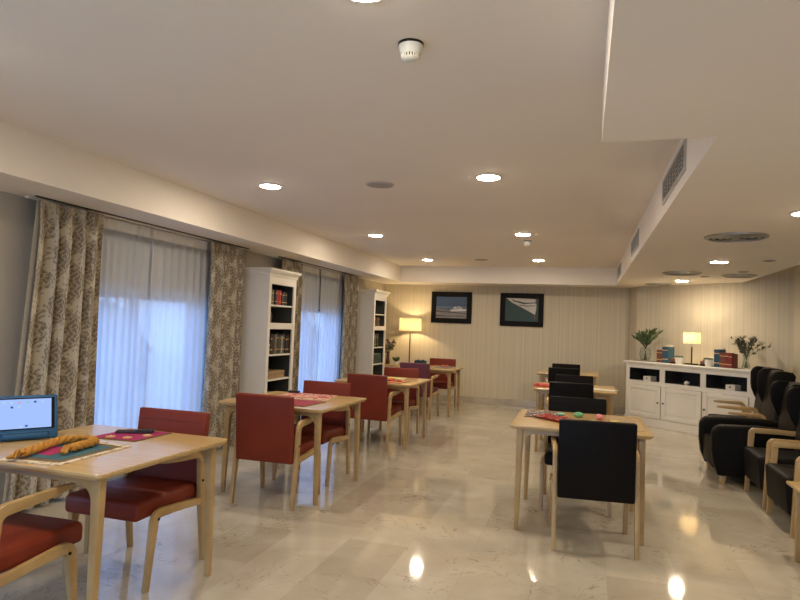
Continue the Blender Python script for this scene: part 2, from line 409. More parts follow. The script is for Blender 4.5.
# left wall with two window openings
WIN = [(3.98, 5.72), (7.62, 9.46)]
WINALL = [(-2.2, -1.0), (.30, 2.12)] + WIN      # the first two are unseen windows, added to brighten the room
WZ0, WZ1 = .06, 1.63
bm = bmesh.new()
ys = [YF] + [q for w_ in WINALL for q in w_] + [YB]
for i in range(0, len(ys), 2): box(bm, XW - .22, XW, ys[i], ys[i + 1], 0, ZC + .05)
for a, b in WINALL:
    box(bm, XW - .22, XW, a, b, 0, WZ0); box(bm, XW - .22, XW, a, b, WZ1, ZC + .05)
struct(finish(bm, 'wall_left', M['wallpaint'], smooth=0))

# skirting
def skirt(name, p0, p1):
    d = Vector((p1[0] - p0[0], p1[1] - p0[1])); ln = d.length; ang = math.atan2(d.y, d.x)
    bm = bmesh.new(); box(bm, 0, ln, 0, .014, 0, .115, .003, 1)
    o = finish(bm, name, M['skirt'], smooth=0, loc=(p0[0], p0[1], 0)); o.rotation_euler = (0, 0, ang); return struct(o)
skirt('baseboard_back', (.765, YB), (XW, YB)); skirt('baseboard_return', (WA.x, WA.y), (.77, YB - .01))
skirt('baseboard_sideboard', (WB.x, WB.y), (WA.x, WA.y)); skirt('baseboard_right', (XR, YF), (XR, WB.y))

# windows: frame, mullions, glass
for i, (a, b) in enumerate(WIN + WINALL[:2]):  # the last two are the added, unseen windows
    bm = bmesh.new(); x0, x1 = XW - .13, XW - .07
    w = .05
    box(bm, x0, x1, a, a + w, WZ0, WZ1); box(bm, x0, x1, b - w, b, WZ0, WZ1)
    box(bm, x0, x1, a + w, b - w, WZ0, WZ0 + w); box(bm, x0, x1, a + w, b - w, WZ1 - w, WZ1)
    mid = a + (b - a) * .46
    box(bm, x0, x1, mid - .035, mid + .035, WZ0 + w, WZ1 - w)
    fr = struct(finish(bm, 'window_%d' % (i + 1), M['frameblack'], smooth=0))
    bm = bmesh.new(); box(bm, x0 + .025, x0 + .031, a + w, mid - .035, WZ0 + w, WZ1 - w); finish(bm, 'pane', M['glass'], fr, 0)
    bm = bmesh.new(); box(bm, x0 + .025, x0 + .031, mid + .035, b - w, WZ0 + w, WZ1 - w); finish(bm, 'pane', M['glass'], fr, 0)
    if i == 0:
        bm = bmesh.new(); y = a + w
        box(bm, x0 - .02, x0 - .005, a + w, mid, 1.475, 1.49)
        while y < mid: box(bm, x0 - .02, x0 - .005, y, y + .022, 1.49, WZ1 - w); y += .115
        finish(bm, 'grille', M['frameblack'], fr, 0)

# outside: paved terrace, garden wall and shrubs
bm = bmesh.new(); box(bm, -16, XW - .22, -2, 22, -.12, -.02); struct(finish(bm, 'terrace', M['concrete'], smooth=0))
def shrub(label, x, y, h, r, n, mat=M['garden']):
    t = thing('garden_shrub', label, 'shrub', (x, y, -.02))
    bm = bmesh.new()
    for k in range(5):
        a = random.uniform(0, 2 * PI); tube(bm, [(0, 0, 0), (math.cos(a) * r * .3, math.sin(a) * r * .3, h * .45), (math.cos(a) * r * .6, math.sin(a) * r * .6, h * .8)], [.03, .02, .008], 6)
    finish(bm, 'trunk', M['oldwood'], t)
    bm = bmesh.new()
    for k in range(n):
        th = random.uniform(0, 2 * PI); ph = random.uniform(-1, 1); rr = random.uniform(.35, 1) ** .5
        p = (r * rr * math.cos(th) * math.sqrt(1 - ph * ph), r * rr * math.sin(th) * math.sqrt(1 - ph * ph), h * .55 + h * .48 * rr * ph)
        leaf(bm, p, (random.uniform(-1, 1), random.uniform(-1, 1), random.uniform(-.6, .6)), .16, .09, 0, random.uniform(0, 6))
    finish(bm, 'foliage', mat, t, 0)
shrub('leafy shrub outside, behind the left half of the nearer sheer curtains', -6.2, 6.75, 1.6, .62, 900)
shrub('leafy shrub outside, low beside the far end of the nearer window', -7.4, 7.5, 1.5, .6, 700)
shrub('leafy shrub outside the farther window beyond the sheer curtains', -7.4, 15.2, 1.5, .9, 700)

# ------------------------------------------------------------------ curtains
def damask(u, v):
    """tall lobed medallions in half-drop columns, cut through with fine pale scroll lines"""
    P, H = .235, .37
    best = 0.0
    i0 = math.floor(u / P)
    for i in (i0, i0 + 1):
        x = u - i * P; y = ((v - (i % 2) * H / 2 + H / 2) % H) - H / 2
        ax = abs(x)
        wp = .122 * max(0.0, 1 - (abs(y) / .172) ** 1.7)
        if wp <= .004 or ax > wp * 1.1: continue
        q = max(ax / wp, abs(y) / .172); th = math.atan2(y * .7, ax)
        qq = ax / wp + .09 * math.cos(11 * th)
        if qq > .98: continue
        w = math.sin(2 * PI * (ax / .030 + .38 * math.sin(y * 68)))
        w2 = math.sin(2 * PI * (abs(y) / .036 + .45 * math.sin(ax * 75 + .6)))
        val = .95
        if w > .78 or w2 > .84: val = .25
        if .66 < qq < .76: val = .12
        if (ax / .011) ** 2 + ((abs(y) - .05) / .03) ** 2 < 1: val = .15
        best = max(best, val)
    if best == 0.0:
        x = (u + P / 2) % P - P / 2
        g = math.sin(u * 95 + 2.0 * math.sin(v * 60)) * math.sin(v * 88 + 2.4 * math.sin(u * 70))
        best = .75 if g > .50 else .0
    return best

def cloth_panel(name, y0, y1, z0, z1, xc, folds, amp, mat, parent, cw=None, nu=210, nv=260, pattern=None, flare=(0, 0), pinch=True, seed=0, u_off=0.0):
    rnd = random.Random(seed); ph = [rnd.uniform(-.5, .5) for _ in range(folds + 3)]
    me = bpy.data.meshes.new(name); vs = []; fs = []; pat = []
    cw = cw or (y1 - y0) * 1.6
    for j in range(nv + 1):
        v = j / nv; z = z0 + (z1 - z0) * v; top = z1 - z
        A = amp * min(1, .25 + top / .35) if pinch else amp * min(1, .3 + top / .25)
        for i in range(nu + 1):
            s = i / nu
            f = s * folds; k = int(f); fr = f - k
            a = 2 * PI * (f + .12 * ph[k] * math.sin(PI * fr) + .10 * math.sin(3.1 * s * 5 + v * 2.0))
            x = A * (math.sin(a) + .28 * math.sin(2 * a + 1 + seed)) * (1 + .35 * ph[k] * math.sin(PI * fr))
            if pinch and top < .26:
                # pinch pleats: narrow deep tucks below the heading band
                d = abs(fr - .5); g = math.exp(-(d / .10) ** 2) * (1 if top > .07 else top / .07) * (1 - max(0, (top - .16) / .10) if top > .16 else 1)
                x -= .03 * g
            y = y0 + (y1 - y0) * s + .25 * A * math.cos(a)
            y += (flare[0] * (1 - s) + flare[1] * s) * (1 - v) ** 1.2
            vs.append((xc + x, y, z))
            if pattern: pat.append(pattern(s * cw + u_off, z))
    W = nu + 1
    for j in range(nv):
        for i in range(nu): fs.append((j * W + i, j * W + i + 1, (j + 1) * W + i + 1, (j + 1) * W + i))
    me.from_pydata(vs, [], fs); me.materials.append(mat)
    if pattern:
        at = me.attributes.new('pattern', 'FLOAT', 'POINT'); at.data.foreach_set('value', pat)
    for p in me.polygons: p.use_smooth = True
    o = bpy.data.objects.new(name, me); C.objects.link(o)
    if parent is not None: o.parent = parent
    return o

XC = -3.77
ZT = ZL - .022
curt = [('damask curtain at the near end of the nearer window, closest to camera', 3.47, 4.10, 5, 1, (-.13, .0)),
        ('damask curtain between the nearer window and the nearer bookcase', 5.60, 6.31, 5, 2, (0, -.02)),
        ('damask curtain half hidden behind the nearer bookcase, beside farther window', 7.19, 7.82, 5, 3, (0, 0)),
        ('damask curtain at the far end of the farther window, before second bookcase', 9.34, 10.04, 5, 4, (0, 0))]
for lb, a, b, n, sd, fl in curt:
    t = thing('curtain', 'beige and brown ' + lb, 'curtain', (0, 0, 0), 0, 'damask curtains')
    cloth_panel('curtain_cloth', a, b, .03, ZT, XC, n, .042, M['damask'], t, seed=sd, pattern=damask, flare=fl, u_off=sd * .13)
    if sd == 1:
        bm = bmesh.new()
        prism(bm, [(a - .012, ZT), (a + .02, ZT), (a + .02 + fl[0], .03), (a - .014 + fl[0], .03)], XC - .006, XC - .003, 'x')
        finish(bm, 'lining', M['lining'], t, 0)
sheers = [('white sheer curtain panel, left half of the nearer window', 4.02, 4.80, 0, 10),
          ('white sheer curtain panel, right half of the nearer window', 4.77, 5.84, 1, 11),
          ('white sheer curtain panel, left half of the farther window', 7.66, 8.60, 0, 12),
          ('white sheer curtain panel, right half of the farther window', 8.55, 9.66, 1, 13)]
for lb, a, b, k, sd in sheers:
    t = thing('sheer_curtain', lb, 'curtain', (0, 0, 0), 0, 'white sheer curtains')
    cloth_panel('voile', a, b, .04, ZT - .09, -3.845 + .006 * k, 9, .013, M['sheer'], t, nu=150, nv=50, pinch=False, seed=sd)
    if sd == 13: t3 = t
    cloth_panel('heading_tape', a, b, ZT - .09, ZT, -3.845 + .006 * k, 9, .008, M['sheertape'], t, nu=90, nv=3, pinch=False, seed=sd)
for lb, a, b in (('thin curtain rail under the soffit above the nearer window', 3.44, 6.36), ('thin curtain rail under the soffit above the farther window', 7.1, 10.12)):
    t = thing('curtain_rail', lb, 'curtain rail', (XC, a, ZL), 0, 'curtain rails')
    bm = bmesh.new(); box(bm, -.010, .010, 0, b - a, -.008, 0); finish(bm, 'front_track', M['dark'], t, 0)
    bm = bmesh.new(); box(bm, -.10, -.06, 0, b - a, -.014, 0); finish(bm, 'rear_track', M['white'], t, 0)
bm = bmesh.new(); tube(bm, [(-3.825, 8.545, ZT - .01), (-3.822, 8.548, 1.9), (-3.822, 8.545, 1.62)], .006); ball(bm, (-3.822, 8.545, 1.61), .014)
finish(bm, 'pull_cord', M['dark'], t3)

# ------------------------------------------------------------------ ceiling fittings
M['lamp_on'] = emit('downlight_glow', (1.0, .84, .64), 44)
def downlight(lb, x, y, z, grp, r=.083):
    t = thing('ceiling_downlight', lb, 'ceiling light', (x, y, z), 0, grp)
    bm = bmesh.new(); lathe(bm, [(r, -.0005), (r + .018, -.0005), (r + .016, -.007), (r + .002, -.010), (r, -.009)], 32, cap=False)
    finish(bm, 'rim', M['white'], t)
    bm = bmesh.new(); lathe(bm, [(r, -.001), (r, -.010), (r * .9, -.0125), (r * .5, -.0145), (.002, -.015)], 32); finish(bm, 'diffuser', M['lamp_on'], t, 20)
GM = 'round recessed downlights in the high ceiling'; GR = 'round recessed downlights in the dropped ceiling'
for lb, x, y in [('round downlight, nearest visible one on the window side of the high ceiling', -2.56, 4.615),
                 ('round downlight, nearest one fully in view down the middle, right of round speaker', -.715, 4.56),
                 ('round downlight, second from camera on the window side', -2.567, 7.367),
                 ('round downlight, second in the middle row, beside the small smoke detector', -.725, 7.363),
                 ('round downlight, farthest on the window side', -2.575, 10.11),
                 ('round downlight, farthest in the middle row near the back soffit', -.737, 10.10),
                 ('round downlight cut off by the top edge of the view', -.74, 1.90)]:
    downlight(lb, x, y, ZC, GM)
for lb, x, y in [('round downlight in dropped ceiling, cut by the right edge of view', 1.36, 4.55),
                 ('round downlight in dropped ceiling, between the two large round diffusers', 1.387, 7.437),
                 ('round downlight in dropped ceiling, farthest, before the sideboard wall', 1.372, 10.0)]:
    downlight(lb, x, y, ZL, GR)
for x, y, z in ((-2.56, 1.9, ZC), (-2.56, -.9, ZC), (-.74, -.9, ZC), (1.36, 1.8, ZL), (1.36, -.9, ZL)):
    downlight('round recessed downlight in the part of the room behind the camera', x, y, z, 'downlights behind the camera')

def air_diffuser(lb, x, y, r):
    t = thing('ceiling_diffuser', lb, 'air vent', (x, y, ZL), 0, 'round air diffusers in the dropped ceiling')
    bm = bmesh.new(); lathe(bm, [(r, .002), (r, -.012), (r - .03, -.022), (r - .035, -.010), (r - .035, 0)], 40, cap=False); finish(bm, 'outer_ring', M['alu'], t)
    bm = bmesh.new(); lathe(bm, [(r - .036, -.001), (r - .036, -.004)], 40); finish(bm, 'backing', M['ventdark'], t)
    rr = r - .05
    while rr > .06:
        bm = bmesh.new(); lathe(bm, [(rr, -.005), (rr - .002, -.009), (rr - .030, -.022), (rr - .032, -.018)], 40, cap=False); finish(bm, 'cone_ring', M['alu'], t)
        rr -= .045
    bm = bmesh.new(); lathe(bm, [(.03, -.005), (.035, -.020), (.001, -.022)], 24, cap=False); finish(bm, 'centre_cap', M['alu'], t)
air_diffuser('round metal air diffuser, the nearest and largest looking', 1.166, 5.593, .235)
air_diffuser('round metal air diffuser, second from camera', 1.20, 8.77, .235)
air_diffuser('round metal air diffuser, farthest, close to the back wall', 1.12, 10.72, .20)
air_diffuser('dark round air diffuser at the right edge of the dropped ceiling', 1.93, 9.05, .21)
for lb, x, y in (('small round ceiling grille near the right edge, above the armchairs', 1.84, 7.316),
                 ('small round ceiling grille beside the dark diffuser at the edge', 1.87, 8.55), ('small round ceiling grille left of the dark diffuser', 1.56, 9.3)):
    t = thing('ceiling_grille', lb, 'ceiling speaker', (x, y, ZL), 0, 'small ceiling grilles')
    bm = bmesh.new(); lathe(bm, [(.065, 0), (.063, -.006), (.05, -.008)], 28, cap=False); finish(bm, 'rim', M['alu'], t)
    bm = bmesh.new(); lathe(bm, [(.05, -.002), (.05, -.006)], 28); finish(bm, 'mesh_cover', M['ventdark'], t)
for lb, x, y in (('round grey ceiling speaker left of the nearest middle downlight', -1.616, 4.698), ('round grey ceiling speaker near the back soffit', -1.655, 10.08)):
    t = thing('ceiling_speaker', lb, 'ceiling speaker', (x, y, ZC), 0, 'round ceiling speakers')
    bm = bmesh.new(); lathe(bm, [(.115, 0), (.113, -.007), (.098, -.009)], 36, cap=False); finish(bm, 'rim', M['vent'], t)
    bm = bmesh.new(); lathe(bm, [(.099, -.001), (.098, -.008), (.05, -.011), (.001, -.012)], 36, cap=False); finish(bm, 'grille', M['speaker'], t)
for lb, x, y in (('white smoke detector, large in the near ceiling', -.698, 2.346), ('small white smoke detector beyond the second middle downlight', -.723, 7.946)):
    t = thing('smoke_detector', lb, 'smoke detector', (x, y, ZC), 0, 'smoke detectors')
    bm = bmesh.new(); lathe(bm, [(.052, 0), (.052, -.008), (.049, -.011)], 36); finish(bm, 'base', M['dark'], t)
    bm = bmesh.new(); lathe(bm, [(.050, -.009), (.050, -.016), (.043, -.040), (.037, -.046)], 36); finish(bm, 'housing', M['plastic'], t)
    bm = bmesh.new(); lathe(bm, [(.033, -.044), (.033, -.060)], 24); finish(bm, 'chamber', M['dark'], t)
    bm = bmesh.new()
    for k in range(20):
        a = 2 * PI * k / 20; m = Matrix.Rotation(a, 4, 'Z'); box(bm, .030, .038, -.0028, .0028, -.061, -.045, mtx=m)
    finish(bm, 'fins', M['plastic'], t)
    bm = bmesh.new(); lathe(bm, [(.037, -.060), (.034, -.064), (.018, -.070), (.001, -.071)], 28, cap=False); finish(bm, 'cap', M['plastic'], t)

# vents on the bulkhead face
for lb, a, b in (('white louvred air grille on the bulkhead side, nearest', 3.60, 4.58), ('white louvred air grille on the bulkhead side, middle one', 6.62, 7.60), ('white louvred air grille on the bulkhead side, farthest', 9.80, 10.66)):
    t = thing('wall_grille', lb, 'air vent', (XD, (a + b) / 2, 2.41), 0, 'louvred grilles along the bulkhead')
    h = (b - a) / 2; z0, z1 = -.085, .085
    bm = bmesh.new(); x0, x1 = -.012, 0
    box(bm, x0, x1, -h, h, z0, z0 + .018); box(bm, x0, x1, -h, h, z1 - .018, z1); box(bm, x0, x1, -h, -h + .018, z0 + .018, z1 - .018); box(bm, x0, x1, h - .018, h, z0 + .018, z1 - .018)
    finish(bm, 'frame', M['vent'], t, 0)
    bm = bmesh.new(); box(bm, -.003, -.0005, -h + .018, h - .018, z0 + .018, z1 - .018); finish(bm, 'backing', M['ventdark'], t, 0)
    bm = bmesh.new()
    for k in range(5):
        z = z0 + .032 + k * .025
        box(bm, -.010, -.003, -h + .018, h - .018, z, z + .0035)
    for k in range(1, 8):
        y = -h + 2 * h * k / 8; box(bm, -.0095, -.0035, y - .003, y + .003, z0 + .018, z1 - .018)
    finish(bm, 'louvre', M['vent'], t, 0)

# ------------------------------------------------------------------ dining chair
def make_chair(label, leather, group):
    t = thing('dining_chair', label, 'chair', (0, 0, 0), 0, group)
    bm = bmesh.new()
    box(bm, -.238, .238, .06, .565, .372, .470, .028, 4)
    for v in bm.verts:
        if v.co.z > .44: v.co.z += .010 * math.cos(v.co.x / .24 * 1.4) - .012 * (1 - min(1, (v.co.y - .06) / .4))
        if v.co.y > .5: v.co.z -= .012 * ((v.co.y - .5) / .065)
    finish(bm, 'seat', leather, t)
    bm = bmesh.new()
    m = Matrix.Translation((0, .052, .35)) @ Matrix.Rotation(math.radians(5.2), 4, 'X') @ Matrix.Translation((0, -.052, -.35))
    box(bm, -.241, .241, .0, .052, .345, .862, .012, 3, mtx=m)
    b = finish(bm, 'backrest', leather, t)
    # stitched seam around the backrest front
    bm = bmesh.new(); zz = .80
    box(bm, -.238, .238, .0515, .0545, zz, zz + .003, mtx=m); finish(bm, 'seam', leather, b)
    for s in (-1, 1):
        x0, x1 = (s * .244, s * .273) if s > 0 else (-.273, -.244)
        bm = bmesh.new(); ribbon(bm, [(.000, 0, .014), (.022, .18, .018), (.045, .36, .023), (.060, .585, .026)], x0, x1); finish(bm, 'leg', M['wood'], t)
        bm = bmesh.new()
        A = arc(.115, .585, .055, PI, PI / 2, 7, .026, .024)
        ribbon(bm, A + [(.25, .645, .021), (.36, .652, .017), (.425, .656, .012), (.443, .657, .006)], x0, x1); finish(bm, 'armrest', M['wood'], t)
        bm = bmesh.new(); ribbon(bm, [(.500, 0, .014), (.480, .18, .019), (.462, .325, .026)], x0, x1); finish(bm, 'leg', M['wood'], t)
        bm = bmesh.new()
        A = [(.467, .285, .0243), (.4635, .315, .0255)] + arc(.412, .335, .050, 0.12, PI / 2 + .08, 7, .026, .024)
        ribbon(bm, A + [(.25, .374, .021), (.062, .357, .019)], x0 + .0006, x1 - .0006); finish(bm, 'seat_rail', M['wood'], t)
        for yy, zz in ((.440, .358), (.056, .475)):
            bm = bmesh.new(); rr = bmesh.ops.create_cone(bm, cap_ends=True, segments=14, radius1=.0075, radius2=.0075, depth=.006)
            bmesh.ops.transform(bm, matrix=Matrix.Translation((s * .274, yy, zz)) @ Matrix.Rotation(PI / 2, 4, 'Y'), verts=rr['verts'])
            finish(bm, 'bolt', M['frameblack'], t)
    return t

def move(o, loc, rz=0): o.location = loc; o.rotation_euler = (0, 0, rz)

GRd = 'wooden armchairs with dark red upholstery'; GBk = 'wooden armchairs with black upholstery'
red = make_chair('dark red upholstered wooden chair at the tablet table, on its far side facing camera', M['red'], GRd)
move(red, (-2.405, 3.262, 0), PI)
red['label'] = 'dark red upholstered wooden chair at the tablet table, on its far side facing camera'
dup(red, 'dark red upholstered wooden chair in the bottom left corner, near side of the tablet table', (-2.44, 1.83, 0), math.radians(1))
dup(red, 'dark red upholstered wooden chair, back to camera, near side of second window-side table', (-2.345, 4.312, 0), math.radians(.5))
dup(red, 'dark red upholstered wooden chair on the far side of second window-side table', (-2.385, 5.575, 0), PI)
dup(red, 'dark red upholstered wooden chair, back to camera, near side of third window-side table', (-2.36, 6.70, 0), math.radians(-2))
dup(red, 'dark red upholstered wooden chair on the far side of third window-side table', (-2.36, 8.04, 0), PI)
dup(red, 'dark red upholstered wooden chair on the far side of the farthest window-side table', (-2.46, 11.03, 0), PI)
plum = make_chair('plum coloured chair, back to camera, near side of the farthest window-side table', M['plum'], 'plum chair')
del plum['group']
move(plum, (-2.505, 9.30, 0), math.radians(-2))
blk = make_chair('black upholstered wooden chair, the largest, back to camera at nearest right-hand table', M['black'], GBk)
move(blk, (.094, 4.252, 0), math.radians(4.8))
dup(blk, 'black upholstered wooden chair on the far side of the nearest right-hand table', (-.045, 5.655, 0), PI)
dup(blk, 'black upholstered wooden chair, back to camera, near side of middle right-hand table', (-.13, 7.27, 0), 0)
dup(blk, 'black upholstered wooden chair on the far side of the middle right-hand table', (-.115, 8.53, 0), PI)
dup(blk, 'black upholstered wooden chair, back to camera, near side of the farthest right-hand table', (-.295, 10.12, 0), 0)
dup(blk, 'black upholstered wooden chair on the far side of the farthest right-hand table', (-.30, 11.42, 0), PI)

# ------------------------------------------------------------------ dining table
def make_table(label):
    t = thing('dining_table', label, 'table', (0, 0, 0), 0, 'square light wood dining tables')
    bm = bmesh.new()
    hw, rr = .480, .03; pts = []
    for cx, cy, a0 in ((hw - rr, hw - rr, 0), (-hw + rr, hw - rr, PI / 2), (-hw + rr, -hw + rr, PI), (hw - rr, -hw + rr, 1.5 * PI)):
        for k in range(6): a = a0 + PI / 2 * k / 5; pts.append((cx + rr * math.cos(a), cy + rr * math.sin(a)))
    lo = [(p[0] * .975, p[1] * .975) for p in pts]
    rings = []
    for P_, z in ((lo, .722), (pts, .738), (pts, .748), ([(p[0] * .996, p[1] * .996) for p in pts], .750)):
        rings.append([bm.verts.new((p[0], p[1], z)) for p in P_])
    n = len(pts)
    for a, b in zip(rings, rings[1:]):
        for k in range(n): bm.faces.new([a[k], a[(k + 1) % n], b[(k + 1) % n], b[k]])
    bm.faces.new(rings[0][::-1]); bm.faces.new(rings[-1])
    finish(bm, 'tabletop', M['woodtop'], t, 30)
    for sy in (-1, 1):
        y0, y1 = sy * .405 - .021, sy * .405 + .021
        for s in (-1, 1):
            bm = bmesh.new(); ribbon(bm, [(s * .421, 0, .015), (s * .416, .35, .020), (s * .412, .70, .0235), (s * .412, .7212, .0235)], y0, y1, 'y')
            for v in bm.verts:     # taper towards the foot
                v.co.y = sy * (.405 + .012 * (1 - v.co.z / .72)) + (v.co.y - sy * .405) * (.72 + .28 * v.co.z / .72)
            finish(bm, 'leg', M['wood'], t)
        bm = bmesh.new(); ar = .075; ax, az = .387, .686
        top = [(-ax, .7205), (ax, .7205)]
        low = [(ax - ar + ar * math.cos(q), az - ar + ar * math.sin(q)) for q in [PI / 2 * k / 8 for k in range(9)]]
        low += [(-x, z) for x, z in low[::-1]]
        prism(bm, top + low, y0 + .003, y1 - .003, 'y', .003, 1); finish(bm, 'apron', M['wood'], t)
    for s in (-1, 1):
        bm = bmesh.new(); box(bm, s * .30 - .013, s * .30 + .013, -.385, .385, .680, .7215, .003, 1); finish(bm, 'cross_rail', M['wood'], t)
    return t
tab = make_table('square wooden table at bottom left carrying the blue-cased tablet')
move(tab, (-2.409, 2.657, 0), -.0253)
dup(tab, 'square wooden table in front of the nearer bookcase, second in the window row', (-2.397, 4.955, 0), -.031)
dup(tab, 'square wooden table third in the window row with yellow and orange mats', (-2.37, 7.36, 0), -.01)
dup(tab, 'square wooden table farthest in the window row, near the standing lamp', (-2.48, 10.20, 0), 0)
dup(tab, 'square wooden table nearest in the right-hand row, with red woven cloth', (-.022, 4.984, 0), .009)
dup(tab, 'square wooden table, the middle one in the right-hand row', (-.10, 7.98, 0), 0)
dup(tab, 'square wooden table farthest in the right-hand row by the back wall', (-.25, 10.73, 0), 0)

# side table at the right edge of the view
t = thing('side_table', 'light wood low side table cut by the right edge of the view', 'table', (1.67, 4.34, 0))
bm = bmesh.new(); box(bm, -.37, .37, -.37, .37, .478, .500, .006, 2); finish(bm, 'tabletop', M['woodtop'], t)
for sx in (-1, 1):
    for sy in (-1, 1):
        bm = bmesh.new(); ribbon(bm, [(sx * .315, 0, .016), (sx * .305, .477, .024)], sy * .305 - .02, sy * .305 + .02, 'y'); finish(bm, 'leg', M['wood'], t)
for sy in (-1, 1):
    bm = bmesh.new(); box(bm, -.282, .282, sy * .305 - .012, sy * .305 + .012, .435, .4775); finish(bm, 'apron', M['wood'], t)

# ------------------------------------------------------------------ lounge armchairs (local: faces -X, origin on floor at front-leg line)
def wing_outline(x0, x1, zb, zt, bulge):
    """side outline of a wing: bulging forward near the top, sweeping back to the arm"""
    p = [(x1, zb), (x0 + .13, zb)]
    p += [(x0 + .10, zb + .10), (x0 + .045, zb + .20), (x0 + .01, zb + .29), (x0, zb + .36)]
    for k in range(1, 8):
        a = PI - (PI / 2) * k / 7; p.append((x0 + .09 + .09 * math.cos(a), zt - .10 + .10 * math.sin(a)))
    p += [(x1 + .06, zt - .01), (x1 + .09, zt - .05), (x1 + .05, zb + .2)]
    return p

def armchair_body(t, W, xseat, xback, z_top, seat_lo=.14, mat='black', xw=None, lean=.16):
    """seat block, reclined back and two wings"""
    bm = bmesh.new(); box(bm, xseat, xback + .08, -W, W, seat_lo, .425, .03, 4)
    for v in bm.verts:
        if v.co.x < xseat + .1 and v.co.z < .3: v.co.x += .02 * (1 - (v.co.z - seat_lo) / .16)
    finish(bm, 'seat', M[mat], t)
    bm = bmesh.new()
    # back cushion: reclined pad with a soft rounded head
    pts = [(xback, .36), (xback + .02, .60), (xback + .05, .80), (xback + .075, z_top - .07), (xback + .11, z_top - .01), (xback + .17, z_top), (xback + .215, z_top - .05),
           (xback + .18, .70), (xback + .14, .36)]
    prism(bm, pts, -W + .03, W - .03, 'y', .02, 3); finish(bm, 'backrest', M['brown' if mat == 'black' else mat], t)
    for s in (-1, 1):
        bm = bmesh.new(); a = s * (W - .055); b = s * W
        prism(bm, wing_outline(xw, xback + .14, .50, z_top + .005, .1), min(a, b), max(a, b), 'y', .022, 3)
        finish(bm, 'wing', M[mat], t)

def frame_armchair(label, loc, W=.315):
    """closed wooden frame: front leg, arm and rear leg"""
    t = thing('lounge_armchair', label, 'armchair', loc, 0, 'high-backed armchairs with closed wooden arm frames')
    armchair_body(t, W - .03, -.045, .36, 1.0, xw=.30)
    for s in (-1, 1):
        y0, y1 = (s * W - .024, s * W + .012) if s > 0 else (s * W - .012, s * W + .024)
        bm = bmesh.new(); ribbon(bm, [(.0, 0, .018), (.018, .3, .023), (.034, .54, .025)], y0, y1, 'y'); finish(bm, 'leg', M['wood'], t)
        bm = bmesh.new(); ribbon(bm, arc(.064, .54, .030, PI, PI / 2, 5, .025, .023) + [(.25, .570, .022), (.50, .560, .021)], y0, y1, 'y'); finish(bm, 'armrest', M['wood'], t)
        bm = bmesh.new(); ribbon(bm, [(.58, 0, .018), (.53, .3, .022), (.50, .54, .024)], y0, y1, 'y'); finish(bm, 'leg', M['wood'], t)
    return t
fa = frame_armchair('black armchair with closed wooden arms, next to the upholstered recliner', (1.49, 6.262, 0))
dup(fa, 'black armchair with closed wooden arms, nearest camera beside the low side table', (1.482, 5.49, 0))

def open_armchair(label, loc, W=.325):
    t = thing('lounge_armchair', label, 'armchair', loc, 0, 'high winged armchairs with open wooden arms')
    armchair_body(t, W - .03, -.02, .50, 1.075, xw=.475)
    for s in (-1, 1):
        y0, y1 = (s * W - .024, s * W + .012) if s > 0 else (s * W - .012, s * W + .024)
        bm = bmesh.new(); ribbon(bm, [(.50, 0, .018), (.44, .3, .022), (.412, .50, .025)], y0, y1, 'y'); finish(bm, 'leg', M['wood'], t)
        bm = bmesh.new(); ribbon(bm, [(.412, .50, .025)] + arc(.362, .53, .05, 0, PI / 2, 6, .025, .022) + [(.25, .583, .019), (.12, .588, .016), (.055, .590, .010)], y0, y1, 'y'); finish(bm, 'armrest', M['wood'], t)
        bm = bmesh.new(); ribbon(bm, [(.03, 0, .016), (.05, .28, .022), (.09, .36, .024)], y0, y1, 'y'); finish(bm, 'leg', M['wood'], t)
        bm = bmesh.new(); ribbon(bm, [(.06, .35, .022), (.3, .345, .020), (.43, .335, .018)], y0, y1, 'y'); finish(bm, 'seat_rail', M['wood'], t)
    return t
oa = open_armchair('black winged armchair with open wooden arms, just beyond the upholstered recliner', (1.51, 8.07, 0))
dup(oa, 'black winged armchair with open wooden arms, farthest, at the end of the sideboard', (1.60, 8.765, 0))

# upholstered recliner
t = thing('recliner', 'black fully upholstered recliner armchair with rounded arms and small wooden feet', 'armchair', (1.22, 7.12, 0))
armchair_body(t, .29, .10, .72, 1.0, seat_lo=.16, xw=.66)
for s in (-1, 1):
    bm = bmesh.new()
    pts = [(.06, .085), (.015, .20), (0, .33), (.0, .44)] + [(.10 + .10 * math.cos(a), .475 + .10 * math.sin(a)) for a in [PI - PI / 2 * k / 6 for k in range(7)]] + [(.40, .585), (.70, .575), (.84, .54), (.88, .30), (.84, .085)]
    a, b = s * .27, s * .40
    prism(bm, pts, min(a, b), max(a, b), 'y', .035, 4); finish(bm, 'armrest', M['black'], t)
bm = bmesh.new(); box(bm, .03, .10, -.27, .27, .12, .40, .03, 3); finish(bm, 'footrest', M['black'], t)
for sx, sy in ((.10, -.33), (.10, .33), (.78, -.33), (.78, .33)):
    bm = bmesh.new(); ribbon(bm, [(sx, 0, .016), (sx + .01, .088, .032)], sy - .03, sy + .03, 'y'); finish(bm, 'foot', M['wood'], t)

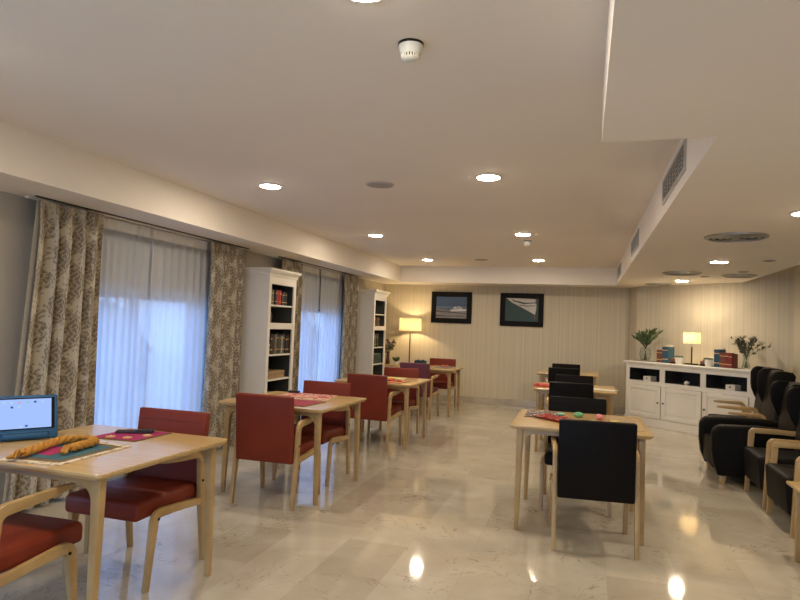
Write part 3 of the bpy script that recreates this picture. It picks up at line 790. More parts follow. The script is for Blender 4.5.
# ------------------------------------------------------------------ bookcases
def make_bookcase(label, loc):
    """local: back on wall x=0, front +x .41, length along y"""
    t = thing('bookcase', label, 'bookcase', loc, 0, 'tall white bookcases')
    D, W, H = .405, .70, 2.04
    bm = bmesh.new()
    box(bm, .002, D - .02, 0, .03, 0, H - .09); box(bm, .002, D - .02, W - .03, W, 0, H - .09)
    box(bm, .002, D - .02, .03, W - .03, H - .12, H - .09)
    finish(bm, 'carcass', M['white'], t, 0)
    bm = bmesh.new(); box(bm, .002, .014, .03, W - .03, .06, H - .12); box(bm, .014, D - .021, .0301, .032, .06, H - .12); box(bm, .014, D - .021, W - .032, W - .0301, .06, H - .12)
    finish(bm, 'back_panel', M['cabin'], t, 0)
    bm = bmesh.new()
    box(bm, D - .02, D, 0, .062, 0, H - .09, .002, 1); box(bm, D - .02, D, W - .062, W, 0, H - .09, .002, 1)
    box(bm, D - .02, D, .062, W - .062, 1.86, H - .09, .002, 1)
    box(bm, D - .02, D, .062, W - .062, 1.33, 1.405, .002, 1); box(bm, D - .02, D, .062, W - .062, .0, .10, .002, 1)
    finish(bm, 'face_frame', M['white'], t, 0)
    bm = bmesh.new()
    pts = [(.0, H - .09), (D + .006, H - .09), (D + .012, H - .06), (D + .035, H - .035), (D + .045, H - .02), (D + .045, H), (0, H)]
    prism(bm, pts, -.045, W + .045, 'y')
    for v in bm.verts:
        if v.co.z < H - .03: v.co.y = max(-.012, min(W + .012, v.co.y))
    finish(bm, 'cornice', M['white'], t, 0)
    for z in (1.62, 1.39, 1.03, .735, .42, .10):
        bm = bmesh.new(); box(bm, .014, D - .022, .03, W - .03, z - .018, z); finish(bm, 'shelf', M['white'], t, 0)   # shelf
    return t
B1 = (XW, 6.41, 0); B2 = (XW, 10.155, 0)
bk = make_bookcase('tall white bookcase nearer the camera, between the two windows', B1)
dup(bk, 'tall white bookcase farther away, beside the back corner and lamp', B2)

def book(label, loc, th, h, d, col, group, rz=0.0, lean=0.0, flat=False, mat=None, band=None):
    """spine faces +x local; thickness along y"""
    m = mat or noisy('cover_%s' % col[0], col[1], tuple(c * .8 for c in col[1]), 30, .6)
    bm = bmesh.new()
    box(bm, -d, 0, 0, .003, 0, h); box(bm, -d, 0, th - .003, th, 0, h); box(bm, -.003, .001, .001, th - .001, 0, h)
    box(bm, -d + .004, -.004, .003, th - .003, .003, h - .003, mi=1)
    if band: 
        for zb in band: box(bm, -.0005, .0018, .0015, th - .0015, h * zb, h * zb + h * .05, mi=2)
    o = finish(bm, 'book', [m, M['paper'], M['gold']], smooth=0, loc=loc)
    o.rotation_euler = (lean, 0, rz); tag(o, label, 'book', group); return o

cols = {'black': (.02, .02, .02), 'brown': (.07, .035, .02), 'navy': (.015, .03, .06), 'grey': (.18, .17, .15), 'cream': (.42, .37, .28), 'red': (.40, .02, .015), 'green': (.02, .05, .03), 'maroon': (.12, .015, .012), 'olive': (.09, .08, .035)}
_mc = {}
def cm(n):
    if n not in _mc: _mc[n] = noisy('cover_' + n, cols[n], tuple(c * .75 for c in cols[n]), 30, .55)
    return _mc[n]
def row(base, y, z, items, group, labels, seed=0):
    r = random.Random(seed); xf = base[0] + .385
    for k, (cn, th, h) in enumerate(items):
        dpt = .17 + r.uniform(0, .02)
        book(labels[k], (xf - r.uniform(.02, .04), base[1] + y, z), th, h, dpt, (cn, cols[cn]), group, mat=cm(cn), band=(.2, .75) if r.random() < .6 else None)
        y += th + .002
ordn = ['first', 'second', 'third', 'fourth', 'fifth', 'sixth', 'seventh', 'eighth', 'ninth', 'tenth', 'eleventh', 'twelfth', 'thirteenth']
def labs(items, where):
    return ['%s book, %s from the left %s' % (c, ordn[k], where) for k, (c, _, _) in enumerate(items)]
it = [('black', .035, .185), ('cream', .030, .17), ('olive', .045, .18), ('grey', .04, .175), ('black', .045, .18), ('red', .05, .175), ('red', .045, .18), ('black', .04, .17), ('brown', .04, .16), ('navy', .035, .17), ('black', .04, .165)]
row(B1, .075, 1.621, it, 'books on the nearer bookcase top shelf', labs(it, 'on the top shelf of nearer bookcase'), 1)
it = [('black', .045, .235), ('brown', .04, .22), ('grey', .035, .24), ('black', .045, .25), ('olive', .035, .22), ('navy', .045, .24), ('cream', .02, .22), ('black', .04, .25), ('grey', .03, .23), ('black', .045, .22), ('brown', .04, .23)]
row(B1, .20, 1.031, it, 'books on the nearer bookcase third shelf', labs(it, 'on the shelf below the thick rail, nearer bookcase'), 2)
it = [('black', .045, .18), ('navy', .05, .17), ('grey', .035, .175), ('green', .045, .18), ('brown', .045, .17), ('black', .05, .18), ('olive', .04, .17), ('maroon', .05, .17)]
row(B2, .10, 1.391, it, 'books on the farther bookcase second shelf', labs(it, 'on the second shelf of farther bookcase'), 3)
it = [('cream', .03, .24), ('cream', .025, .22), ('black', .05, .24), ('olive', .04, .22), ('grey', .04, .23), ('brown', .05, .24), ('green', .045, .23), ('black', .05, .24)]
row(B2, .10, 1.031, it, 'books on the farther bookcase third shelf', labs(it, 'on the shelf below the thick rail, farther bookcase'), 4)
# brown cup, white box, tan box set
bm = bmesh.new(); lathe(bm, [(.03, 0), (.042, .02), (.045, .10), (.036, .13), (.04, .145)], 20)
tag(finish(bm, 'jar', cm('brown'), loc=(B1[0] + .28, B1[1] + .24, 1.391)), 'brown jar standing alone on the second shelf of nearer bookcase', 'jar')
t = thing('storage_box', 'small white box at the left end of the book shelf, nearer bookcase', 'box', (B1[0] + .27, B1[1] + .125, 1.031))
bm = bmesh.new(); box(bm, -.08, .08, -.05, .05, 0, .10, .004, 1); finish(bm, 'body', M['white'], t, 0)
bm = bmesh.new(); box(bm, -.083, .083, -.053, .053, .10, .125, .004, 1); finish(bm, 'lid', M['white'], t, 0)
t = thing('wooden_case', 'flat tan wooden case lying on a lower shelf of the nearer bookcase', 'box', (B1[0] + .22, B1[1] + .34, .736))
bm = bmesh.new(); box(bm, -.13, .13, -.24, .24, 0, .05, .004, 1); finish(bm, 'base', M['oldwood'], t, 0)
bm = bmesh.new(); box(bm, -.132, .132, -.242, .242, .052, .088, .004, 1); finish(bm, 'lid', M['oldwood'], t, 0)
t = thing('wooden_case', 'flat tan wooden case on the lowest visible shelf of the nearer bookcase', 'box', (B1[0] + .22, B1[1] + .36, .421))
bm = bmesh.new(); box(bm, -.13, .13, -.20, .20, 0, .10, .004, 1); finish(bm, 'base', M['oldwood'], t, 0)
bm = bmesh.new(); box(bm, -.132, .132, -.202, .202, .102, .13, .004, 1); finish(bm, 'lid', M['oldwood'], t, 0)
t = thing('file_box', 'dark green file box on a lower shelf of the farther bookcase', 'box', (B2[0] + .24, B2[1] + .34, .736))
bm = bmesh.new(); box(bm, -.12, .12, -.24, .24, 0, .16, .004, 1); finish(bm, 'body', cm('green'), t, 0)
bm = bmesh.new(); box(bm, -.123, .123, -.243, .243, .16, .175, .003, 1); finish(bm, 'lid', noisy('pale_green_card', (.12, .2, .14), None, 20, .6), t, 0)
bm = bmesh.new(); box(bm, -.12, .10, -.03, .03, 0, .15, .004, 1)
tag(finish(bm, 'box_file', M['paper'], loc=(B2[0] + .24, B2[1] + .62 , .736)), 'pale box file at right end of a lower shelf, farther bookcase', 'box')

# ------------------------------------------------------------------ lamps
def lamp(name, label, loc, rs, hs, hp, rb, blade, bulb='bulb'):
    """pole lamp with drum shade; blade = flat base plate"""
    t = thing(name, label, 'lamp', loc)
    bm = bmesh.new()
    if blade: box(bm, -rb, rb, -rb * .55, rb * .55, 0, .015, .003, 1)
    else: lathe(bm, [(rb, 0), (rb, .012), (rb - .01, .018), (.012, .02)], 32)
    finish(bm, 'base', M['frameblack'], t)
    bm = bmesh.new(); lathe(bm, [(.0125 if rs > .2 else .011, .015), (.0125 if rs > .2 else .011, hp - .05)], 16); finish(bm, 'pole', noisy('dark_brown_pole', (.06, .02, .012), None, 20, .35), t)
    bm = bmesh.new(); lathe(bm, [(.009, hp - .05), (.009, hp + .03), (.016, hp + .032), (.016, hp + .07)], 16); finish(bm, 'socket', M['alu'], t)
    bm = bmesh.new()
    lathe(bm, [(rs, hp), (rs - .004, hp + hs), (rs - .007, hp + hs), (rs - .003, hp)], 48, cap=False)
    finish(bm, 'lamp_shade', M['shade'], t)
    bm = bmesh.new()
    tube(bm, [(0, 0, hp + .07), (0, 0, hp + hs + .03)], .003, 8); ball(bm, (0, 0, hp + hs + .04), .009)
    for k in range(3):
        a = 2 * PI * k / 3; tube(bm, [(0, 0, hp + hs - .01), (math.cos(a) * (rs - .005), math.sin(a) * (rs - .005), hp + hs - .01)], .002, 6)
    finish(bm, 'finial', M['alu'], t)
    bm = bmesh.new(); ball(bm, (0, 0, hp + hs * .45), .028, 3); finish(bm, 'bulb', M[bulb], t)
    return t
M['bulb'] = emit('warm_bulb', (1.0, .74, .42), 42)
ZCON = .675
M['bulb2'] = emit('warm_bulb_large', (1.0, .72, .38), 95)
lamp('table_lamp', 'tall lit lamp with pale drum shade in the far left corner', (-3.235, 11.55, ZCON), .215, .245, .66, .11, False, 'bulb2')

# console under lamp
t = thing('console_table', 'white console table against the back wall under the tall lamp', 'table', (-3.33, 11.55, 0))
bm = bmesh.new(); box(bm, -.50, .50, -.19, .19, ZCON - .03, ZCON, .004, 1); finish(bm, 'tabletop', M['woodtop'], t, 0)
for sx in (-1, 1):
    for sy in (-1, 1):
        bm = bmesh.new(); box(bm, sx * .46 - .02, sx * .46 + .02, sy * .155 - .02, sy * .155 + .02, 0, ZCON - .03); finish(bm, 'leg', M['white'], t, 0)
bm = bmesh.new(); box(bm, -.44, .44, -.165, -.145, ZCON - .11, ZCON - .03); box(bm, -.44, .44, .145, .165, ZCON - .11, ZCON - .03); finish(bm, 'apron', M['white'], t, 0)

# ------------------------------------------------------------------ sideboard (local x along front to the right, y back, origin front-left base)
SA = math.atan2(-.680, .733) * .5 + math.atan2(9.924 - 10.793, 1.638 - .661) * .5
S0 = Vector((.665, 10.80, 0))
SL, SH, SDp = 2.12, 1.0, .46
t = thing('sideboard', 'long white three-door sideboard with open top compartments on angled wall', 'sideboard', S0, SA)
bm = bmesh.new()
box(bm, -.035, SL + .035, -.03, SDp + .005, SH - .028, SH, .006, 2); box(bm, -.012, SL + .012, -.012, SDp, SH - .05, SH - .028, .004, 1)
finish(bm, 'top', M['white'], t, 0)
bm = bmesh.new()
box(bm, 0, .025, .018, SDp, 0, SH - .05); box(bm, SL - .025, SL, .018, SDp, 0, SH - .05)
bays = [(.065, .625), (.715, 1.30), (1.385, 1.985)]
for x in (.68, 1.355): box(bm, x - .012, x + .012, .018, SDp - .02, .09, SH - .05)
box(bm, .025, SL - .025, .018, SDp - .02, .675, .693); box(bm, .025, SL - .025, .018, SDp - .02, .08, .10)
finish(bm, 'carcass', M['white'], t, 0)
bm = bmesh.new(); box(bm, .025, SL - .025, SDp - .02, SDp - .008, .10, SH - .05)
for x in (.0252, .667, .693, 1.342, 1.368, SL - .0262): box(bm, x, x + .001, .019, SDp - .021, .6935, SH - .051)
box(bm, .027, SL - .027, .03, SDp - .021, .6932, .6936); finish(bm, 'back_panel', M['cabin'], t, 0)
bm = bmesh.new()
zt0, zt1 = .70, .895
box(bm, 0, SL, 0, .018, zt1, SH - .05, .002, 1); box(bm, 0, SL, 0, .018, .635, zt0, .002, 1)
ed = [0] + [v for b in bays for v in b] + [SL]
for k in range(0, 8, 2): box(bm, ed[k], ed[k + 1], 0, .018, zt0, zt1, .002, 1)
for k in range(0, 8, 2): box(bm, ed[k] + (.0 if k == 0 else .03), ed[k + 1] - (0 if k == 6 else .03), 0, .018, .13, .635, .002, 1)
box(bm, -.01, SL + .01, -.012, .018, 0, .13, .004, 1)
finish(bm, 'face_frame', M['white'], t, 0)
for k, (a, b) in enumerate(bays):
    a, b = a - .027, b + .027
    bm = bmesh.new(); w = .06
    z0, z1 = .135, .632
    box(bm, a, a + w, -.018, .0, z0, z1, .003, 1); box(bm, b - w, b, -.018, .0, z0, z1, .003, 1)
    box(bm, a + w, b - w, -.018, .0, z0, z0 + w, .003, 1); box(bm, a + w, b - w, -.018, .0, z1 - w, z1, .003, 1)
    box(bm, a + w, b - w, -.008, .002, z0 + w, z1 - w)
    box(bm, a + w + .03, b - w - .03, -.013, -.006, z0 + w + .03, z1 - w - .03, .004, 1)
    d = finish(bm, 'door', M['white'], t, 0)
    kx = (b - .03) if k == 0 else (a + .03)
    bm = bmesh.new(); rr = bmesh.ops.create_uvsphere(bm, u_segments=14, v_segments=8, radius=.014); bmesh.ops.translate(bm, verts=bm.verts[:], vec=(kx, -.034, .385))
    tube(bm, [(kx, -.018, .385), (kx, -.03, .385)], .006); finish(bm, 'knob', M['dark'], d)
SM = Matrix.Translation(S0) @ Matrix.Rotation(SA, 4, 'Z')
def S(x, y, z): return SM @ Vector((x, y, z))
# boxes and ornament in the open compartments
for lb, x in (('small white box with a dark knob in the left compartment of sideboard', .36), ('small white box with a dark knob in the right compartment of sideboard', 1.72)):
    q = thing('drawer_box', lb, 'box', S(x, .10, .694), SA, 'small white boxes in the sideboard')
    bm = bmesh.new(); box(bm, -.068, .068, -.05, .10, 0, .078, .004, 1); finish(bm, 'body', M['white'], q, 0)
    bm = bmesh.new(); ball(bm, (0, -.058, .045), .011); finish(bm, 'knob', M['dark'], q)
bm = bmesh.new(); lathe(bm, [(.015, 0), (.030, .012), (.034, .035), (.024, .058), (.010, .065)], 20); tube(bm, [(.028, 0, .035), (.045, 0, .05)], .006)
tag(finish(bm, 'teapot', M['pot'], loc=S(1.03, .08, .694)), 'small round white pot in the middle compartment of sideboard', 'pot')

# runner on top
bm = bmesh.new(); box(bm, .02, 1.75, .12, .36, 0, .004)
o = finish(bm, 'table_runner', M['slate'], smooth=0, loc=S(0, 0, SH + .0005)); o.rotation_euler = (0, 0, SA); tag(o, 'dark flat runner lying on top of the sideboard', 'runner')
ZS = SH + .005
lamp('table_lamp', 'small lit lamp with cream drum shade standing on the sideboard', S(1.00, .24, ZS), .122, .170, .315, .085, True).rotation_euler = (0, 0, SA)

def sbook(label, x, y, th, h, d, mat, grp='books standing on the sideboard', band=(.2, .75)):
    # spine towards room: local +x of the book -> sideboard -y
    o = book(label, S(x, y, ZS), th, h, d, ('x', (.1, .1, .1)), grp, rz=SA - PI / 2, mat=mat, band=band); return o
mbrown = noisy('russet_cover', (.16, .05, .03), (.12, .035, .02), 40, .5); mblue = noisy('petrol_blue_cover', (.015, .07, .11), (.01, .055, .09), 40, .5)
mred = noisy('crimson_cover', (.20, .012, .015), (.15, .01, .012), 40, .5)
sbook('russet brown book left of the petrol blue books on the sideboard', .470, .13, .049, .195, .15, mbrown)
sbook('russet brown book beside it, right next to the petrol blue pair', .522, .13, .049, .195, .15, mbrown)
sbook('petrol blue tall book, left of the two standing left of the lamp', .577, .12, .050, .250, .16, mblue)
sbook('petrol blue tall book, right of the two standing left of the lamp', .630, .12, .050, .250, .16, mblue)
sbook('petrol blue tall book right of the right-hand white pot, left of its pair', 1.430, .12, .040, .25, .16, mblue)
sbook('petrol blue tall book right of the right-hand white pot, next to russet book', 1.472, .12, .040, .25, .16, mblue)
sbook('russet brown book at the right end group on the sideboard', 1.515, .12, .040, .21, .15, mbrown)
sbook('narrow russet book between the russet and crimson ones', 1.557, .12, .038, .205, .15, mbrown)
sbook('crimson book with gold bands, right end group of the sideboard', 1.598, .12, .048, .21, .15, mred)
sbook('crimson book at the very right of the sideboard book group', 1.649, .12, .048, .20, .15, mred)
for lb, x, z in (('pale folded card lying on top of the left petrol blue books', .630, .2515), ('pale folded card lying on top of the right petrol blue books', 1.472, .2515)):
    bm = bmesh.new(); box(bm, -.05, .05, -.04, .04, 0, .012, .003, 1); box(bm, -.03, .045, -.03, .03, .0125, .026, .003, 1)
    o = finish(bm, 'folded_card', M['paper'], smooth=0, loc=S(x, .22, ZS + z)); o.rotation_euler = (0, 0, SA + .15); tag(o, lb, 'card', 'cards on the blue books')
for lb, x in (('small russet trinket box beside the left petrol blue books', .765), ('small russet trinket box right of the sideboard lamp', 1.262)):
    q = thing('trinket_box', lb, 'box', S(x, .14, ZS), SA, 'small russet trinket boxes')
    bm = bmesh.new(); box(bm, -.042, .042, -.04, .04, 0, .02, .003, 1); finish(bm, 'plinth', M['frameblack'], q, 0)
    bm = bmesh.new(); box(bm, -.038, .038, -.035, .035, .021, .07, .006, 2); finish(bm, 'body', mbrown, q, 0)
    bm = bmesh.new(); lathe(bm, [(.012, .07), (.02, .08), (.008, .092)], 14); finish(bm, 'lid_knob', mbrown, q)
for lb, x in (('white pot of small succulents left of the sideboard lamp', .885), ('white pot of small succulents right of the sideboard lamp', 1.365)):
    q = thing('potted_succulent', lb, 'potted plant', S(x, .10, ZS), SA, 'white pots of succulents')
    bm = bmesh.new(); lathe(bm, [(.042, 0), (.052, .03), (.056, .10), (.050, .10), (.048, .085)], 26); finish(bm, 'pot', M['pot'], q)
    bm = bmesh.new(); r = random.Random(3)
    for k in range(34):
        a = r.uniform(0, 2 * PI); d = r.uniform(0, .04); e = r.uniform(.3, 1.2)
        leaf(bm, (math.cos(a) * d, math.sin(a) * d, .09), (math.cos(a), math.sin(a), e), .045, .02, 0, a)
    finish(bm, 'succulent', M['leaf'], q, 0)

def bouquet(name, label, loc, vase_prof, zneck, spread, h, n_leaf, leafmat, flowers, fmat, seed, lsize=(.10, .045), stemr=.0025, nst=14, shape=1.0, vmat=None, rot=0, nbase=.025, up=0.0):
    r = random.Random(seed)
    t = thing(name, label, 'flower vase', loc, rot)
    bm = bmesh.new(); lathe(bm, vase_prof, 32, cap=False); finish(bm, 'vase', vmat or M['glass'], t)
    tips = []; bm = bmesh.new()
    for k in range(nst):
        a = 2 * PI * k / nst + r.uniform(-.3, .3); s = spread * r.uniform(.35, 1); hh = h * r.uniform(.75, 1) * (1 - .25 * (s / spread) * shape)
        b = (-math.cos(a) * nbase, -math.sin(a) * nbase, .012); m_ = (math.cos(a) * .012, math.sin(a) * .012, zneck)
        q = (math.cos(a) * s * .55, math.sin(a) * s * .55, zneck + (hh - zneck) * .6); e = (math.cos(a) * s, math.sin(a) * s, hh)
        tube(bm, [b, m_, q, e], [stemr, stemr, stemr * .8, stemr * .5], 6); tips.append((m_, q, e, a))
    finish(bm, 'stems', M['stem'], t)
    bm = bmesh.new()
    for k in range(n_leaf):
        m_, q, e, a = tips[r.randrange(len(tips))]; u = r.uniform(.15, 1)
        p = Vector(m_).lerp(Vector(q), u * 2) if u < .5 else Vector(q).lerp(Vector(e), u * 2 - 1)
        d = Vector((math.cos(a) * .7 + r.uniform(-.8, .8), math.sin(a) * .7 + r.uniform(-.8, .8), r.uniform(.0, 1.1) + up))
        leaf(bm, p, d, lsize[0] * r.uniform(.6, 1.1), lsize[1] * r.uniform(.7, 1.1), 0, r.uniform(0, 6))
    finish(bm, 'foliage', leafmat, t, 0)
    for k in range(flowers[0]):
        m_, q, e, a = tips[k % len(tips)]; bm = bmesh.new(); p = Vector(e) + Vector((r.uniform(-.02, .02), r.uniform(-.02, .02), r.uniform(-.01, .03)))
        R_ = flowers[1] * r.uniform(.8, 1.2)
        for j in range(9):
            b_ = 2 * PI * j / 9; leaf(bm, p, (math.cos(b_), math.sin(b_), .5 + .5 * (j % 2)), R_ * 1.5, R_ * 1.1, 0, b_)
        ball(bm, p + Vector((0, 0, R_ * .45)), R_ * .95, 2, (1, 1, .75))
        finish(bm, 'flower', fmat, t)
    return t
gp = [(.03, 0), (.06, .004), (.085, .05), (.095, .11), (.085, .17), (.065, .205), (.07, .215), (.065, .215), (.060, .205), (.080, .17), (.090, .11), (.080, .05), (.055, .012), (.02, .01)]
bouquet('flower_vase', 'round glass vase of broad green leaves and red buds, left end of sideboard', S(.17, .25, ZS), gp, .22, .22, .56, 120, M['leaf'], (9, .016), M['budred'], 5, (.13, .05), nst=17, shape=.9, up=.9)
gp2 = [(.05, 0), (.062, .004), (.055, .03), (.035, .10), (.032, .15), (.045, .20), (.049, .20), (.030, .15), (.031, .10), (.05, .03), (.05, .012), (.02, .01)]
bouquet('flower_vase', 'waisted glass vase with a bouquet of cream and olive blooms, right end of sideboard', S(1.85, .21, ZS), gp2, .17, .29, .50, 150, M['leafolive'], (11, .030), M['petal'], 9, (.07, .03), nst=26, shape=.7, up=.3)
gp3 = [(.035, 0), (.045, .03), (.03, .12), (.028, .2), (.038, .24), (.034, .24), (.024, .2), (.026, .12), (.035, .03), (.02, .01)]
bouquet('flower_vase', 'slim vase of dark dried flowers beside the farther bookcase', (-3.66, 11.52, ZCON + .0005), gp3, .20, .15, .47, 60, M['leafolive'], (12, .022), M['dried'], 11, (.10, .03), nst=12, shape=.2, vmat=cm('brown'), nbase=.015)
# small potted plant & letter blocks on the console
q = thing('potted_plant', 'little green potted plant on the console between dried flowers and lamp', 'potted plant', (-3.47, 11.46, ZCON + .0005))
bm = bmesh.new(); lathe(bm, [(.03, 0), (.045, .06), (.04, .06), (.035, .05)], 20); finish(bm, 'pot', M['pot'], q)
bm = bmesh.new(); r = random.Random(4)
for k in range(30):
    a = r.uniform(0, 6.28); leaf(bm, (0, 0, .05), (math.cos(a), math.sin(a), r.uniform(.6, 2.5)), .12, .03, 0, a)
finish(bm, 'foliage', M['leaf'], q, 0)
mats_ = [cm('navy'), mblue, cm('navy'), cm('green'), mblue]
for k, nm in enumerate(['leftmost', 'second', 'middle', 'fourth', 'rightmost']):
    bm = bmesh.new(); hgt = .105 + .012 * (k % 2); box(bm, 0, .042, -.03, .03, 0, hgt, .004, 1)
    o = finish(bm, 'toy_block', mats_[k], smooth=0, loc=(-3.10 + .047 * k, 11.47, ZCON + .0005)); tag(o, '%s of the five blue and green blocks standing right of the tall lamp' % nm, 'block', 'blocks on the console')

# ------------------------------------------------------------------ pictures on the back wall
def flat(bm, pts, y, mi):
    vs = [bm.verts.new((p[0], y, p[1])) for p in pts]; f = bm.faces.new(vs); f.material_index = mi
def pic(label, x0, x1, z0, z1, art):
    t = thing('framed_picture', label, 'picture', ((x0 + x1) / 2, YB - .001, (z0 + z1) / 2)); w, h = (x1 - x0) / 2, (z1 - z0) / 2
    b = .095
    bm = bmesh.new()
    for a in ((-w, w, h - b, h), (-w, w, -h, -h + b), (-w, -w + b, -h + b, h - b), (w - b, w, -h + b, h - b)): box(bm, a[0], a[1], -.03, 0, a[2], a[3], .004, 1)
    finish(bm, 'frame', M['frameblack'], t, 0)
    iw, ih = w - b, h - b
    bm = bmesh.new(); ms = [art[0]]; box(bm, -iw, iw, -.014, -.004, -ih, ih)
    for k, (c, pts) in enumerate(art[1:]):
        ms.append(c); prism(bm, [(p[0] * iw, p[1] * ih) for p in pts], -.0145 - .0006 * (k + 1), -.0138, 'y', mi=k + 1)
    finish(bm, 'photograph', ms, t, 0)
def flatcol(n, c): return noisy(n, c, tuple(x * .85 for x in c), 12, .45)
sky1 = flatcol('evening_sky', (.035, .075, .15)); haze = flatcol('haze', (.10, .14, .20)); beach = flatcol('pale_sand', (.22, .20, .19)); quay = flatcol('quay_shadow', (.06, .06, .07)); hull = flatcol('boat_white', (.55, .55, .55)); deck = flatcol('deck_dark', (.05, .06, .08))
pic('black framed seaside photo of a white motor boat at a quay, left of the two', -2.905, -2.105, 1.515, 2.125,
    [sky1, (haze, [(-1, -.15), (1, -.1), (1, .12), (-1, .1)]), (beach, [(-1, -1), (1, -1), (1, -.35), (-1, -.18)]), (quay, [(-1, -.28), (1, -.5), (1, -.58), (-1, -.42)]), (quay, [(-1, -.72), (-.2, -.78), (.9, -.72), (.9, -.8), (-1, -.86)]),
     (hull, [(-.1, -.22), (.0, -.36), (.95, -.30), (1, -.14), (.5, -.10)]), (hull, [(.08, -.12), (.2, .06), (.55, .12), (.72, -.08)]), (deck, [(.25, -.06), (.32, .0), (.55, .02), (.6, -.06)])])
water = flatcol('dark_green_water', (.010, .035, .025)); bow = flatcol('cream_hull', (.48, .45, .40)); stripe = flatcol('hull_stripe', (.10, .06, .04))
pic('black framed photo of a white boat bow over dark green water, right of the two', -1.555, -.745, 1.50, 2.125,
    [water, (bow, [(-.95, 1), (-.6, .62), (0, .2), (.8, -.4), (.86, .0), (.88, .95), (-.1, 1)]), (water, [(-.70, .99), (-.45, .8), (.2, .62), (.86, .68), (.86, .6), (.1, .5), (-.5, .72)]),
     (stripe, [(-.2, .45), (.3, .38), (.82, .42), (.82, .36), (.3, .30), (-.1, .36)]), (stripe, [(.8, .95), (.88, .95), (.88, .5), (.82, .5)]), (stripe, [(.74, -.36), (.8, -.4), (.84, -.75), (.76, -.8)])])

# ------------------------------------------------------------------ things on the tables
ZTOP = .7504
def quad_mat(name, label, cat, corners, mats_, grp, inset=.025, th=.004, inner=None, z=ZTOP):
    """flat placemat from four floor-plan corners; border + centre field + optional inner field"""
    cx = sum(p[0] for p in corners) / 4; cy = sum(p[1] for p in corners) / 4
    t = thing(name, label, cat, (cx, cy, z), 0, grp)
    P_ = [(p[0] - cx, p[1] - cy) for p in corners]
    bm = bmesh.new(); prism(bm, P_, 0, th, 'z'); finish(bm, 'border', mats_[0], t, 0)
    zz = th
    for k, m in enumerate(mats_[1:]):
        f = 1 - (k + 1) * inset * 4
        bm = bmesh.new(); prism(bm, [(p[0] * f, p[1] * f) for p in P_], zz, zz + .0012, 'z'); finish(bm, 'field', m, t, 0); zz += .0012
    return t, P_, zz
GMt = 'placemats on the dining tables'
t, P_, zz = quad_mat('placemat', 'cream bordered placemat with teal and magenta field, in front of the tablet', 'placemat', [(-2.52, 2.19), (-2.215, 2.222), (-2.228, 2.70), (-2.67, 2.745)], [M['woven_cream'], M['umber'], M['teal']], GMt, .04)
bm = bmesh.new(); prism(bm, [(-.10, -.12), (.02, -.12), (-.02, .06), (-.14, .04)], zz, zz + .001, 'z'); finish(bm, 'magenta_patch', M['magenta'], t, 0)
bm = bmesh.new(); prism(bm, [(-.16, -.10), (-.12, -.12), (-.15, .05), (-.19, .04)], zz, zz + .001, 'z'); finish(bm, 'cream_patch', M['woven_cream'], t, 0)
# mustard braid
t = thing('braided_cord', 'thick mustard yellow tasselled braid lying on the teal placemat', 'cord', (-2.43, 2.44, ZTOP + .0085))
path = [(.10, -.15), (.06, -.10), (.02, -.02), (-.02, .06), (-.01, .14), (.04, .19), (.10, .19), (.13, .14), (.12, .06), (.11, .0)]
path = [(-.02, -.20), (-.04, -.12), (-.07, -.03), (-.10, .06), (-.10, .14), (-.05, .20), (.02, .20), (.06, .14), (.07, .06), (.08, -.02)]
def smooth_path(p, n=8):
    out = []
    for i in range(len(p) - 1):
        a, b, c, d = p[max(0, i - 1)], p[i], p[i + 1], p[min(len(p) - 1, i + 2)]
        for k in range(n):
            u = k / n
            out.append(tuple(.5 * ((2 * b[j]) + (-a[j] + c[j]) * u + (2 * a[j] - 5 * b[j] + 4 * c[j] - d[j]) * u * u + (-a[j] + 3 * b[j] - 3 * c[j] + d[j]) * u ** 3) for j in range(len(b))))
    out.append(p[-1]); return out
sp = smooth_path(path, 10)
for s in range(3):
    bm = bmesh.new(); pts = []
    for i, q in enumerate(sp):
        a = i * .42 + s * 2 * PI / 3; pts.append((q[0] + .009 * math.cos(a), q[1] + .009 * math.cos(a + 1), .022 + .009 * math.sin(a)))
    tube(bm, pts, .0125, 8); finish(bm, 'strand', M['mustard'], t)
for (x, y), dx in ((path[0], (0, -1)), (path[-1], (.2, -1))):
    bm = bmesh.new()
    for k in range(14):
        r1, r2 = random.uniform(-.025, .025), random.uniform(0, .03)
        tube(bm, [(x, y, .02), (x + dx[0] * .03 + r1 * .6, y + dx[1] * .03, .012 + r2), (x + dx[0] * .06 + r1, y + dx[1] * .055, .006 + r2 * .3)], .004, 6)
    finish(bm, 'tassel', M['mustard'], t)
# tablet in blue case
td = Vector((-2.81, 2.585, 0))
t = thing('tablet', 'tablet with lit pale blue screen in a thick blue case', 'tablet', (td.x, td.y, ZTOP + .005), math.atan2(.25, .16))
lean = Matrix.Translation((0, -.01, 0)) @ Matrix.Rotation(math.radians(-14), 4, 'X')
bm = bmesh.new(); box(bm, -.155, .155, -.012, .018, 0, .232, .009, 3, mtx=lean); body = finish(bm, 'case', M['blueplastic'], t)
bm = bmesh.new(); box(bm, -.105, .105, -.020, -.010, .008, .034, .004, 2, mtx=lean)
tube(bm, [tuple(lean @ Vector(p)) for p in ((-.108, -.014, .006), (-.108, -.018, .036), (.108, -.018, .036), (.108, -.014, .006))], .005, 8)
finish(bm, 'handle', M['blueplastic'], t)
bm = bmesh.new(); box(bm, -.138, .138, -.0135, -.0115, .052, .217, mtx=lean); finish(bm, 'bezel', M['frameblack'], t, 0)
M['screen'] = emit('screen_glow', (.36, .52, .95), .17)
bm = bmesh.new(); box(bm, -.122, .122, -.0145, -.0130, .058, .211, mtx=lean); scr = finish(bm, 'screen', M['screen'], t, 0)
